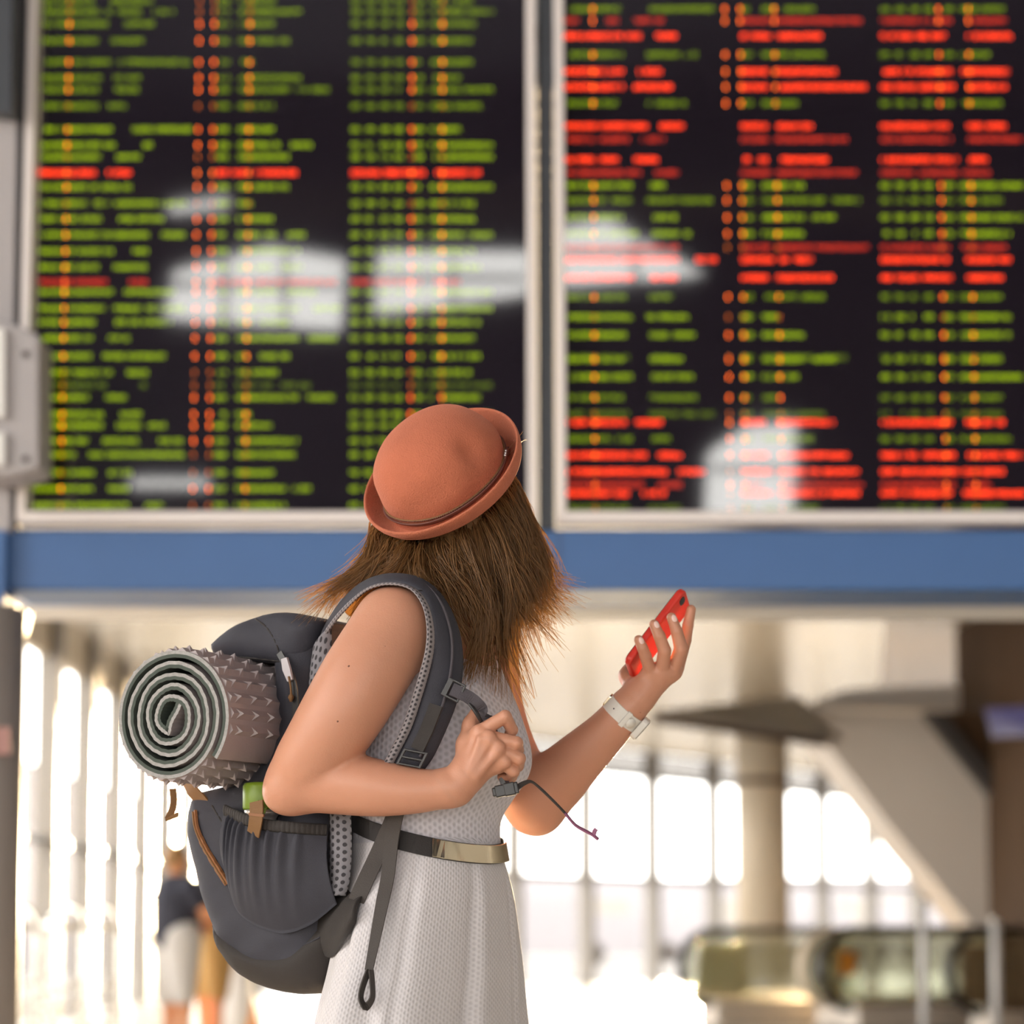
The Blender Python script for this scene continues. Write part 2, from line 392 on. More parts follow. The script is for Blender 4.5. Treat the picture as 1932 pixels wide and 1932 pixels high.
M['khaki'] = mat('khaki_cotton', (.42,.26,.09), .8)
M['fawn'] = mat('fair_hair', (.30,.16,.06), .6)
M['orange'] = mat('orange_plastic', (.75,.28,.02), .5)
M['redsign'] = mat('faded_red_print', (.42,.22,.2), .6)
M['rubber'] = mat('black_rubber', (.018,.016,.015), .35)
M['egglass'] = pane_mat('balustrade_glass', (.90,.91,.84), .22)
M['exterior'] = mat('pale_render_wall', (.29,.272,.283), .9, spec=0)
M['lavlcd'] = glow('violet_screen', (.33,.28,.6), .22)
# ------------------------------------------------------------------ the hall shell
def shell(name, v, f, m): return tag(obj(name, v, f, m), kind='structure')
def holed_wall(name, origin, ux, uz, w, h, holes, m, thick):
    o = np.asarray(origin,float); ux = np.asarray(ux,float); uz = np.asarray(uz,float); n = np.cross(ux,uz)*thick
    loops = [[(0,0),(w,0),(w,h),(0,h)]]+holes
    tri = tessellate_polygon([[Vector((a,b,0)) for a,b in L] for L in loops])
    P = [p for L in loops for p in L]; k = len(P)
    v = [o+ux*a+uz*b for a,b in P]+[o+ux*a+uz*b+n for a,b in P]
    f = [list(t) for t in tri]+[[i+k for i in t][::-1] for t in tri]; s = 0
    for L in loops:
        for i in range(len(L)): f.append((s+i, s+(i+1)%len(L), s+(i+1)%len(L)+k, s+i+k))
        s += len(L)
    ob = shell(name, v, f, m); fixn(ob); return ob
ZC = 4.32
b = MB().prism([(-10.4,-14.5,-.3),(14.3,-14.5,-.3),(14.3,10.2,-.3),(17.2,10.2,-.3),(17.2,73.3,-.3),(-5.1,38.4,-.3),(-5.1,10.2,-.3),(-10.4,10.2,-.3)],(0,0,.3)); fl = b.build('floor', M['floor']); tag(fl, kind='structure')
# near hall (tall) around the camera; glazed on the left and at the back
fw_holes = [[(5.7,8.45-0),(7.9,8.3),(7.95,9.25),(7.0,9.42),(5.8,9.1)], [(8.3,8.5),(10.2,8.75),(10.25,9.35),(8.35,9.35)], [(10.6,8.85),(12.5,9.0),(11.2,9.75),(10.55,9.65)],
            [(12.35,5.95),(13.45,5.9),(13.5,7.2),(12.9,7.15),(12.4,6.8)], [(5.3,6.35),(6.3,6.35),(6.3,6.5),(5.3,6.5)], [(5.7,9.75),(6.5,9.85),(6.5,10.05),(5.75,9.95)],
            [(1.2,.2),(6.9,.2),(6.9,4.1),(1.2,4.1)], [(7.3,.2),(13.0,.2),(13.0,4.1),(7.3,4.1)], [(13.4,.2),(19.0,.2),(19.0,4.1),(13.4,4.1)]]  # low entrance openings: unseen, added to light the woman from the front
holed_wall('wall_entrance', (-10,-14,0), (1,0,0), (0,0,1), 24, 11, fw_holes, M['frontwall'], .3)
lw_holes = [[(.8+i*3.3,1.2),(3.7+i*3.3,1.2),(3.7+i*3.3,9.2),(.8+i*3.3,9.2)] for i in range(5)]  # unseen side openings, added as large soft light from the left
holed_wall('wall_left_atrium', (-10,-14,0), (0,1,0), (0,0,1), 24, 11, lw_holes, M['plaster'], -.3)
shell('wall_right_atrium', [(14,-14,0),(14,10,0),(14,10,11),(14,-14,11)], [(0,1,2,3)], M['plaster'])
shell('ceiling_atrium', [(-10,-14,11),(14,-14,11),(14,10,11),(-10,10,11)], [(0,1,2,3)], M['frontwall'])
shell('wall_over_concourse', [(-10,10.2,ZC),(14,10.2,ZC),(14,10.2,11),(-10,10.2,11)], [(0,1,2,3)], M['plaster'])
for i in range(5): portal('daylight_side', (-9.9,-14+2.25+i*3.3,5.2), (1,0,0), 8.0, 2.9)
for x0,x1 in ((-8.8,-3.1),(-2.7,3.0),(3.4,9.0)): portal('daylight_entrance', ((x0+x1)/2,-13.9,2.15), (0,1,0), x1-x0, 3.9)
# glazing of the near hall (high openings mirror in the boards; side and entrance ones are added fill)
def glaze(name, quads, m, frame_m, bars=()):
    w = tag(empty(name), kind='structure')
    for q in quads: obj('pane', q, [list(range(len(q)))], m, w)
    for a in bars: MB().box2(*a).build('window_bar', frame_m, w)
    return w
wn = 1
for i in range(5):
    y0 = -14+.8+i*3.3; glaze('window_%d'%wn, [[(-10.15,y0,1.2),(-10.15,y0+2.9,1.2),(-10.15,y0+2.9,9.2),(-10.15,y0,9.2)]], M['glass'], M['mullion'], [((-10.2,y0,5.1),(-10.1,y0+2.9,5.2)),((-10.2,y0+1.4,1.2),(-10.1,y0+1.5,9.2))]); wn += 1
for k,h in enumerate(fw_holes):
    xs = [-10+a for a,_ in h]; zs = [z for _,z in h]; bars = []
    n = max(1,int((max(xs)-min(xs))/.75)) if k not in (4,5) else 1
    for j in range(1,n): x = min(xs)+(max(xs)-min(xs))*j/n; bars.append(((x-.03,-14.2,min(zs)+.05),(x+.03,-14.1,max(zs)-.1)))
    if k < 4: zm = sum(zs)/len(zs); bars.append(((min(xs)+.1,-14.2,zm-.03),(max(xs)-.1,-14.1,zm+.03)))
    glaze('window_%d'%wn, [[(-10+a,-14.15,z) for a,z in h]], M['glass'], M['darkgap'], bars); wn += 1
# low concourse behind the boards
CY0, CY1 = 10.0, 68.0
facX = lambda y: 1.3+(y-48.4)*1.31/2.05
shell('ceiling', [(-5.4,CY0,ZC+.12),(17,CY0,ZC+.12),(17,72.5,ZC+.12),(-5.4,38.2,ZC+.12)], [(0,1,2,3)], M['soffit'])
sl_b = MB(); y = 10.4; k = 0
while y < 70:
    x0 = max(-5.4, facX(y)+.1); sl_b.prism([(x0,y,ZC+.08),(x0,y,ZC+.008),(x0,y+.012,ZC),(x0,y+.198,ZC),(x0,y+.21,ZC+.008),(x0,y+.21,ZC+.08)], (17-x0,0,0)); y += .26
ceil = bpy.data.objects['ceiling']; so = sl_b.build('slats', M['slat'], ceil); so['kind'] = 'stuff'
shell('wall_right_concourse', [(17,10,0),(17,68,0),(17,68,ZC+.2),(17,10,ZC+.2)], [(0,1,2,3)], M['plaster'])
# left glass wall, bays of 2.45 m
XL = -5.0
def glass_wall(name, p0, p1, bay, zlev, inward, label_m, fin=.2, finw=.22, top=3.88, frosted_top=False):
    p0 = np.array([*p0,0.]); p1 = np.array([*p1,0.]); L = np.linalg.norm(p1-p0); u = (p1-p0)/L; n = np.array([*inward,0.]); n /= np.linalg.norm(n)
    w = tag(empty(name), kind='structure'); nb = int(round(L/bay)); ax = np.array([u,n,[0,0,1]])
    for i in range(nb+1):
        c = p0+u*bay*i; MB().box(c+n*(fin/2-.04)+Zv*(ZC/2), (finw,fin+.08,ZC), ax).build('mullion', label_m, w)
    zs = [0.0]+list(zlev)
    for i in range(nb):
        a = p0+u*bay*i; c = a+u*bay
        for j,(z0,z1) in enumerate(zip(zs[:-1],zs[1:])):
            obj('pane', [a+Zv*z0, c+Zv*z0, c+Zv*z1, a+Zv*z1], [(0,1,2,3)], M['frost'] if (frosted_top and j==len(zs)-2) else M['glass'], w)
        for z in zlev[:-1]: MB().box((a+c)/2+Zv*z+n*.03, (bay-finw,.1,.09), ax).build('transom', label_m, w)
        if not frosted_top: MB().box((a+c)/2+Zv*((zlev[-1]+ZC)/2), (bay,.12,ZC-zlev[-1]), ax).build('lintel_panel', M['column'], w)
    mid = (p0+p1)/2+Zv*(zlev[-1]/2)
    portal('daylight_'+name, mid-n*.25, n, L, zlev[-1]) if abs(n[0])<.99 else portal('daylight_'+name, mid-n*.25, n, zlev[-1], L)
    return w
glass_wall('wall_left', (XL,13.65), (XL,13.65+2.45*11), 2.45, [1.9,3.88], (1,0), M['mullion'], fin=.17, finw=.30)
fd = nrm([1.31,2.05,0])[:2]; fp = np.array([1.3,48.4])
F0 = fp-fd*2.44*5; F1 = fp+fd*2.44*9
glass_wall('wall_back', F0, F1, 2.44, [1.93,3.88,ZC], (fd[1]*.8,-fd[0]*.8), M['mullion'], fin=.2, finw=.16, frosted_top=True)
# pale buildings and vehicles outside the glass
e = empty('outside_building','long pale low building outside beyond the left glass wall','building')
MB().box2((-14,52,0),(-11.5,110,5.0)).build('wall', mat('grey_render_wall',(.22,.205,.21),.9,spec=0), e)
for i in range(9): MB().box2((-11.5,54+i*6.2,1.2),(-11.42,57+i*6.2,3.4)).build('window', M['exterior'], e)
for i,(px,wd,z1) in enumerate(((1040,3.8,1.9),(1190,3.6,1.5),(1310,2.0,2.3),(1560,3.2,1.6),(1690,1.6,1.9))):
    yv = [76,82,88,79,86][i]; c = W(px,1760,yv)
    lab = ['long pale van parked outside the glass wall just beside the white skirt','small pale car parked outside the glass wall below the wristwatch','tall pale van parked outside the glass wall left of the stone column','long pale car parked outside the glass wall right of the stone column','pale car parked outside the glass wall nearest the sloping truss'][i]
    v = empty('parked_vehicle', lab, 'vehicle', 'vehicles parked outside'); v.location = (c[0],yv,0)
    MB().prism([(-wd/2,0,.35),(wd/2,0,.35),(wd/2,0,z1*.55),(wd*.3,0,z1*.6),(wd*.2,0,z1),(-wd*.35,0,z1),(-wd/2,0,z1*.55)],(0,1.8,0)).build('body', M['exterior'], v)
    for sx in (-.32,.32):
        MB().tube([(sx*wd,-.05,.33),(sx*wd,.25,.33)],.33,14).build('wheel', M['darkmetal'], v)

e = empty('distant_building','long low pale building far outside beyond the back glass wall','building')
MB().box2((-30,114,0),(70,120,3.3)).build('wall', M['exterior'], e)
for i in range(16): MB().box2((-28+i*6,113.93,.9),(-25+i*6,114,2.4)).build('window', M['mullion'], e)
b = MB(); b.box2((-70,10.6,-.6),(80,150,-.003)); tag(b.build('ground', mat('pavement',(.21,.197,.19),.9,spec=0)), kind='structure')
# ------------------------------------------------------------------ departure boards (plane at 9 m)
YB = 9.0
def bp(px, py, Y=YB): return W(px, py, Y)
def frame_bar(q, m, parent, depth=.10, name='frame_bar', Y=YB, back=.0):
    """q: four pixel corners on the board plane, pulled towards the viewer by depth"""
    return MB().prism([bp(*p, Y)+np.array([0,back,0]) for p in q], (0,-depth,0)).build(name, m, parent, bevel=.006)
TOP = -150
rowsL = [(2,'g'),(22,'g'),(45,'g'),(77,'g'),(117,'g'),(147,'g'),(169,'g'),(200,'g'),(244,'g'),(274,'g'),(296,'g'),(326,'r'),(353,'g'),(384,'g'),(413,'g'),(443,'g'),(474,'g'),(504,'g'),(532,'rd'),(551,'g'),(582,'g'),(608,'g'),(638,'g'),(672,'g'),(703,'g'),(727,'gd'),(750,'g'),(782,'g'),(803,'g'),(832,'g'),(858,'g'),(892,'g'),(922,'g'),(954,'g')]
rowsR = [(17,'g'),(39,'rd'),(68,'r'),(103,'g'),(135,'r'),(164,'r'),(195,'g'),(238,'r'),(263,'rd'),(301,'r'),(326,'rd'),(350,'g'),(378,'g'),(410,'g'),(441,'g'),(467,'rd'),(490,'r'),(524,'r'),(560,'g'),(598,'g'),(632,'g'),(674,'gd'),(678,'g'),(711,'g'),(750,'g'),(781,'gd'),(797,'r'),(828,'g'),(859,'r'),(890,'r'),(915,'rd'),(931,'r'),(958,'gd'),(970,'rd')]
# word extents (start, end) of the first and second columns where the photograph shows them
A_L = {0:[(80,180),(210,290)],1:[(80,190),(200,270),(290,330)],2:[(80,205),(235,290)],3:[(80,185),(210,270)],4:[(80,210),(225,360)],5:[(80,190),(215,265)],6:[(80,185),(212,265)],7:[(80,185),(205,250)],8:[(78,210),(250,360)],9:[(78,220),(265,295)],10:[(78,188),(215,265)],11:[(75,182),(203,248)],12:[(75,250)],13:[(75,165),(178,350)],14:[(75,195),(225,310)],15:[(74,280),(305,350)],16:[(74,215),(240,280)],17:[(74,185),(215,275)],18:[(74,205),(245,280)],19:[(74,215),(235,330)],20:[(74,200),(215,350)],21:[(74,180),(218,325)],22:[(74,175),(205,245)],23:[(72,175),(195,315)],24:[(72,210),(240,280)],25:[(72,200),(260,285)],26:[(72,170),(200,240)],27:[(72,195),(228,265)],28:[(72,195),(215,265),(280,315)],29:[(72,165),(195,265),(300,345)],30:[(70,145),(168,345)],31:[(66,180),(205,248)],32:[(64,175),(205,245)],33:[(64,245),(275,310)]}
A_R = {1:[(1064,1090),(1145,1166),(1197,1255)],2:[(1062,1212),(1238,1280)],4:[(1062,1175),(1205,1252)],5:[(1062,1178),(1196,1270)],7:[(1064,1222),(1246,1290)],8:[(1070,1185),(1210,1254)],9:[(1066,1168),(1197,1244)],10:[(1070,1210),(1236,1283)],15:[(1068,1285)],16:[(1068,1280),(1308,1352)],17:[(1068,1198),(1228,1276)],26:[(1070,1180),(1200,1250)],28:[(1068,1220),(1242,1288)],29:[(1068,1258),(1280,1328)],30:[(1070,1214),(1242,1286)],31:[(1068,1190),(1212,1258)],33:[(1068,1205),(1248,1286)]}
def led_row(parent, py, c, words, colons, seed):
    r = random.Random(seed); V = []; F = []; I = []
    main = {'g':'led_g','gm':'led_gm','gd':'led_gd','r':'led_r','rd':'led_rd'}[c]; oc = 'led_o' if c in ('g','gm','r','rd') and r.random()<.62 else 'led_od'
    cw, ch, pitch = 1.15, 1.15, 5.6
    def cell(x, y, w, h, m):
        n = len(V); V.extend([bp(x,y+h,YB-.003),bp(x+w,y+h,YB-.003),bp(x+w,y,YB-.003),bp(x,y,YB-.003)]); F.append((n,n+1,n+2,n+3)); I.append(m)
    for (x0,x1) in words:
        x = x0
        while x < x1-3:
            if r.random() < .93:
                for i in range(3):
                    j = 0
                    while j < 6:
                        run = 0
                        if r.random() < .68:
                            run = 1+(r.random()<.6)+(r.random()<.4); run = min(run,6-j)
                            cell(x+i*1.5, py-4.2+j*1.45, 1.2, run*1.45-.2, 0)
                        j += run+1
            x += pitch
    for x in colons:
        for dy in (-3.4,1.4): cell(x-1.3, py+dy, 2.6, 2.2, 1)
    o = obj('text_line', V, F, None, parent, mats=[M[main],M[oc]], midx=I); o['kind'] = 'stuff'; return o
def board(name, label, xl, xr, rows, A, cols, seed):
    e = empty(name, label, 'departure board'); (t0,b0),(t1,b1) = xl, xr   # x of the inner edges at top (y=0) and bottom (y=970)
    def ex(p, y): return p[0]+(p[1]-p[0])*y/970.0
    L = lambda y: ex(xl,y); Rr = lambda y: ex(xr,y); q = [(L(TOP),TOP),(Rr(TOP),TOP),(Rr(972),972),(L(972),972)]
    MB().prism([bp(*p) for p in q], (0,.08,0)).build('screen', M['screen'], e)
    fw = 18
    frame_bar([(L(TOP)-fw,TOP),(L(TOP),TOP),(L(972),972),(L(972)-fw,972+22)], M['alu'], e)
    frame_bar([(Rr(TOP),TOP),(Rr(TOP)+fw,TOP),(Rr(972)+fw,994),(Rr(972),972)], M['alu'], e)
    frame_bar([(L(972),972),(Rr(972),972),(Rr(972)+fw,994),(L(972)-fw,994)], M['alu'], e)
    frame_bar([(L(TOP)-fw,TOP-22),(Rr(TOP)+fw,TOP-22),(Rr(TOP),TOP),(L(TOP),TOP)], M['alu'], e)
    for i,(py,c) in enumerate(rows):
        if c == 'g' and (py < 235 or (seed == 2 and i%3 == 0)): c = 'gm'
        r = random.Random(seed*100+i); dx = (L(py)-L(0))*.6
        wa = A.get(i) or [(cols[0],cols[0]+r.randint(100,135)),(cols[0]+r.randint(150,165),cols[0]+r.randint(185,290))]
        e2 = cols[2]+r.choice((70,110,120,135,160)); wb = [(cols[2],cols[2]+22),(cols[2]+40,e2)]
        if r.random() < .3: wb.append((e2+14,e2+r.randint(45,75)))
        if c[0]=='r': wb = [(cols[2],cols[2]+r.randint(45,60)),(cols[2]+r.randint(66,75),cols[2]+r.randint(130,240))]
        e3 = cols[3]+r.choice((205,230,235,245,270)); wc = [(cols[3]+k,cols[3]+k+18) for k in (0,28,56)]+[(cols[3]+82,cols[3]+100),(cols[3]+120,cols[3]+136)]+[(cols[3]+150,e3)]
        if c[0]=='r': wc = [(cols[3],cols[3]+r.randint(125,145)),(cols[3]+r.randint(152,165),e3)]
        sh = lambda ws,s: [(a+s,b_+s) for a,b_ in ws]
        words = wa+sh(wb,dx*.6)+sh(wc,dx*.3)
        words = [(max(a,L(py)+2),min(b_,Rr(py)-3)) for a,b_ in words if a < Rr(py)-8]
        sk = cols[4]
        colons = [] if c[0]=='r' and r.random()<.6 else [x+(s1*py/960.0) for (x,s1) in sk]
        led_row(e, py, c, words, [x for x in colons if x < Rr(py)-4], seed*1000+i)
    return e
board('departure_board','tall green and red lettered display board behind the rust hat',(80,58),(992,995),rowsL,A_L,(80,0,412,664,[(132,-18),(377,-14),(405,-12),(472,-10),(778,-4),(835,-2)]),1)
board('departure_board','display board with mostly red lettering above the red phone',(1062,1068),(1990,2012),rowsR,A_R,(1070,0,1398,1662,[(1118,5),(1367,11),(1396,11),(1460,16),(1770,16),(1826,16)]),2)
# dark post between the boards, blue fascia, white soffit
o = frame_bar([(1013,TOP-22),(1042,TOP-22),(1047,1003),(1016,1003)], M['darkgap'], None, .06, 'divider_post'); tag(o,'dark slim upright post between the two display boards','post')
o = frame_bar([(60,TOP-22),(44,TOP-22),(17,1000),(37,1000)], M['darkgap'], None, .05, 'divider_post'); tag(o,'dark narrow post along the left edge of the left display board','post')
fa = empty('blue_fascia','wide blue beam running under both display boards','beam')
MB().prism([bp(p[0],p[1],8.97) for p in ((10,998),(2040,998),(2040,1113),(10,1113))], (0,.45,0)).build('panel', M['blue'], fa, bevel=.01)
for x in (1056,): frame_bar([(x-1,1000),(x+1,1000),(x+1,1112),(x-1,1112)], M['darkgap'], fa, .004, 'seam', Y=8.97)
wf = MB().prism([W(20,1106,9.6),W(2060,1106,9.6),W(2060,1150,9.6),W(20,1150,9.6)], (0,.35,0)).build('trim_1', M['white'], bevel=.01); tag(wf, kind='structure')
# cabinet, column and plates at the left edge
pc = empty('board_column','grey square column at the left edge holding the display boards','column')
MB().prism([W(-70,-200,8.9),W(38,-200,8.9),W(18,1000,8.9),W(-70,1000,8.9)], (0,.2,0)).build('upper_shaft', M['grey'], pc)
MB().prism([W(-70,-200,8.78),W(28,-200,8.78),W(24,215,8.78),W(-70,200,8.78)], (0,.1,0)).build('dark_cladding', M['darkgap'], pc, bevel=.01)
MB().prism([W(-70,1000,8.9),W(10,1000,8.9),W(8,1140,8.9),W(-70,1140,8.9)], (0,.2,0)).build('collar', M['blue'], pc)
MB().prism([W(-70,1140,8.8),W(30,1140,8.8),W(20,1180,8.8),W(-70,1180,8.8)], (0,.3,0)).build('bracket', M['darkgap'], pc)
cz = W(22,1760,8.7)[0]; MB().tube([(cz-.13,8.85,0),(cz-.13,8.85,W(0,1150,8.85)[2])], .13, 32).build('lower_shaft', M['greypost'], pc, smooth=True)
cb = empty('junction_box','pale grey metal box fixed over the left display board edge','cabinet')
MB().prism([W(-60,600,8.6),W(14,604,8.6),W(74,632,8.6),W(74,882,8.6),W(14,898,8.6),W(-60,898,8.6)], (0,.25,0)).build('housing', M['grey'], cb, bevel=.012)
for a,b_ in ((622,790),(818,880)): MB().prism([W(-60,a,8.595),W(12,a,8.595),W(12,b_,8.595),W(-60,b_,8.595)], (0,-.03,0)).build('white_plate', M['white'], cb, bevel=.005)
for py in (668,866): MB().tube([W(48,py,8.6),W(48,py,8.59)], .012, 12).build('screw', M['darkmetal'], cb)
o = MB().prism([W(-30,1372,8.69),W(20,1372,8.69),W(20,1424,8.69),W(-30,1424,8.69)], (0,-.012,0)).build('column_notice', M['redsign'], None, bevel=.002); tag(o,'small faded red square notice on the round column at the left','sign')
# ------------------------------------------------------------------ concourse furniture
def bent_rail(pts, r, n=8): 
    return tube(spline(pts, 40), r, n)
YR = 18.0
for k,(x0,x1,lab) in enumerate(((30,100,'stainless guard rail bay nearest the round column'),(104,192,'stainless guard rail bay in the middle, under the bright windows'),(196,252,'stainless guard rail bay nearest the two background travellers'))):
    e = empty('guard_rail', lab, 'railing', 'stainless guard rails on the concourse'); Y0 = YR+.25*k
    zt = W(0,1714,Y0)[2]; xa = W(x0,0,Y0)[0]; xb = W(x1,0,Y0)[0]; dp = .5
    MB().tube(spline([(xb,Y0,0),(xb,Y0,zt*.55),(xb,Y0,zt-.16),(xb-.05,Y0+.05,zt-.03),(xb-.16,Y0+.1,zt),(xb-.26,Y0+.25,zt-.05),(xb-.3,Y0+.3,zt-.16),(xb-.3,Y0+.3,0)],60), .024, 10).build('post_loop', M['steel'], e, smooth=True)
    MB().tube([(xa,Y0,W(0,1748,Y0)[2]),(xb,Y0,W(0,1748,Y0)[2])], .03, 10).build('top_rail', M['steel'], e, smooth=True)
    for j,py in enumerate((1862,1892,1916,1942,1975)):
        za = W(0,py,Y0)[2]; MB().tube(spline([(xa,Y0,za-.02*k),((xa+xb)/2,Y0-.03,za-.01),(xb,Y0,za+.04)],12), .02, 8).build('curved_bar', M['steel'], e, smooth=True)
# escalator balustrades
M['escpanel'] = mat('escalator_panel', (.82,.77,.64), .3, var=.1, vscale=3)  # colour of the backing added behind the balustrade glass
def balustrade(px0, px1, Y0, Y1, lab, m_rail, py_top=1756, py_bot=1898, inner=False):
    e = empty('escalator_balustrade', lab, 'escalator', 'escalator balustrades')
    a = W(px0,1760,Y0); c = W(px1,1760,Y1); u = np.array([c[0]-a[0], c[1]-a[1], 0]); L = np.linalg.norm(u); u /= L; n = np.array([-u[1],u[0],0])
    zt = W(0,py_top,Y0)[2]; zb = W(0,py_bot,Y0)[2]; r = (zt-zb)/2; o0 = np.array([a[0],a[1],0])
    prof = [(L,zt)]+[(r*1.15-r*1.15*math.sin(t), zb+r+r*math.cos(t)) for t in np.linspace(0,math.pi*.97,26)]+[(r*1.35,zb-.02)]
    P = [o0+u*s+Zv*z for s,z in prof]
    V,F = tube(P, .065, 10, flat=(.7,1.0)); ob = obj('handrail', V, F, m_rail, e, True)
    g = [o0+u*s+Zv*z for s,z in prof[:-1]]+[o0+u*L+Zv*zb]
    MB().prism([p-n*.008 for p in g], n*.016).build('glass_panel', M['egglass'], e)
    MB().prism([o0+u*(r*.9)-n*.16+Zv*0, o0+u*L-n*.16, o0+u*L-n*.16+Zv*(zb+.03), o0+u*(r*.9)-n*.16+Zv*(zb+.03)], n*.32).build('skirt', M['brushed'], e, bevel=.01)
    MB().prism([o0+u*(r*.75)-n*.17+Zv*(zb+.03), o0+u*L-n*.17+Zv*(zb+.03), o0+u*L-n*.17+Zv*(zb+.09), o0+u*(r*.75)-n*.17+Zv*(zb+.09)], n*.34).build('deck', M['steel'], e, bevel=.01)
    if inner: MB().prism([o0+u*(r*.9)+n*.22+Zv*zb*.9, o0+u*L+n*.22+Zv*zb*.9, o0+u*L+n*.22+Zv*(zt-.12), o0+u*(r*1.1)+n*.22+Zv*(zt-.12)], n*.05).build('inner_panel', M['escpanel'], e)  # added backing, holds back the bright background behind the glass
    return e, o0, u, n, zb, r
balustrade(1285,1620,27.4,28.8,'leftmost glass escalator balustrade with black handrail',M['rubber'],inner=True)
balustrade(1512,1800,26.9,28.2,'glass escalator balustrade with pale handrail, behind the one with the orange sticker',M['column'],1757,1896)
e3,o0,u,n,zb,r = balustrade(1546,1880,26.3,27.5,'glass escalator balustrade with an orange sticker',M['rubber'],1755,1906)
c = o0+u*(.33)-n*.03+Zv*(zb+.46); o = MB().box(c,(.18,.012,.24),np.array([u,n,Zv])).build('orange_sticker', M['orange'], e3)
balustrade(1788,2080,25.4,26.2,'rightmost glass escalator balustrade beside the brown wall',M['rubber'],1755,1915)
for px,pt,Y,w,lab in ((1742,1702,24.0,.085,'pale slim bollard post in front of the orange stickered escalator'),(1878,1738,25.0,.09,'pale slim bollard post in front of the brown wall')):
    c = W(px,1760,Y); z = W(px,pt,Y)[2]; e = empty('bollard_post', lab, 'post')
    MB().tube([(c[0],Y,0),(c[0],Y,z)], w/2, 14).build('shaft', M['white'], e, smooth=True)
    MB().tube([(c[0],Y,z),(c[0],Y,z+.03),(c[0],Y,z+.05)], [w*.62,w*.62,w*.3], 14).build('cap', M['steel'], e, smooth=True)
    MB().tube([(c[0],Y,0),(c[0],Y,.03)], w*1.1, 18).build('base_plate', M['steel'], e, smooth=True)
cc = W(1440,1760,40.0); co = empty('stone_column','broad round beige column in front of the glass wall','column')
MB().tube([(cc[0],40,.25),(cc[0],40,ZC)], .40, 40).build('shaft', M['column'], co, smooth=True)
MB().tube([(cc[0],40,0),(cc[0],40,.25)], .46, 40).build('plinth', M['darkmetal'], co, smooth=True)
MB().tube([(cc[0],40,W(0,1475,40)[2]-.05),(cc[0],40,W(0,1475,40)[2]+.05)], .41, 40).build('band', M['brown'], co, smooth=True)
# sloping stair truss, mezzanine tip, brown wall
tr = empty('stair_truss','sloping grey clad underside of a stair at the right','stair')
MB().prism([W(*p,27.6) for p in ((1508,1338),(1748,1344),(1960,1600),(2080,1760),(2080,2040),(1985,1925),(1832,1742),(1690,1570))], (0,1.6,0)).build('cladding', M['brushed'], tr)
MB().prism([W(*p,27.3) for p in ((1742,1342),(1778,1342),(2000,1612),(2080,1715),(2080,1765),(1975,1630))], (0,.3,0)).build('edge_rail', M['darkmetal'], tr)
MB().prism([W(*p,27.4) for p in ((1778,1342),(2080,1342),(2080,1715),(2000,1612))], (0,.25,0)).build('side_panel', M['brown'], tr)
mz = empty('mezzanine_tip','dark pointed underside of the mezzanine floor pointing towards the wristwatch','mezzanine')
T0,T1,T2 = W(1232,1364,24.5),W(1505,1330,29.0),W(1560,1410,25.5)
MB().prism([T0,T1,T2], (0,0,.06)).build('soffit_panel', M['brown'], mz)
MB().prism([T0+Zv*.06,T1+Zv*.06,T2+Zv*.06,T2+np.array([.2,.3,.06])], (0,0,.05)).build('floor_edge', M['brushed'], mz)
MB().prism([W(1500,1336,29.2),W(1760,1340,29.2),W(1825,1340,29.2),W(1825,1290,29.2),W(1600,1300,29.2)], (0,.4,0)).build('landing_fascia', M['brushed'], tr)
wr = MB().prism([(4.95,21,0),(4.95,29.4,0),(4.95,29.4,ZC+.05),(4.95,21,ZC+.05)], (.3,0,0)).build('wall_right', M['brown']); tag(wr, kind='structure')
M['warmsoffit'] = mat('bronze_soffit', (.30,.21,.13), .33, metal=.5, var=.1, vscale=1.5)  # brown wall's dim reflection on the ceiling, put into a colour
o = MB().prism([(3.85,27,ZC-.03),(17,27,ZC-.03),(17,46,ZC-.03),(6.3,46,ZC-.03)], (0,0,.02)).build('trim_2', M['warmsoffit']); tag(o, kind='structure')  # panel added under the slats to carry that reflection tone
sc = empty('information_screen','small glowing violet information screen on the brown wall at the right edge','screen')
q = [W(1856,1338,24.6),W(1960,1334,24.5),W(1960,1388,24.5),W(1870,1392,24.6)]
MB().prism(q,(0,-.06,0)).build('casing', M['darkmetal'], sc); MB().prism([p+np.array([0,-.062,0]) for p in q],(0,-.004,0)).build('display', M['lavlcd'], sc)
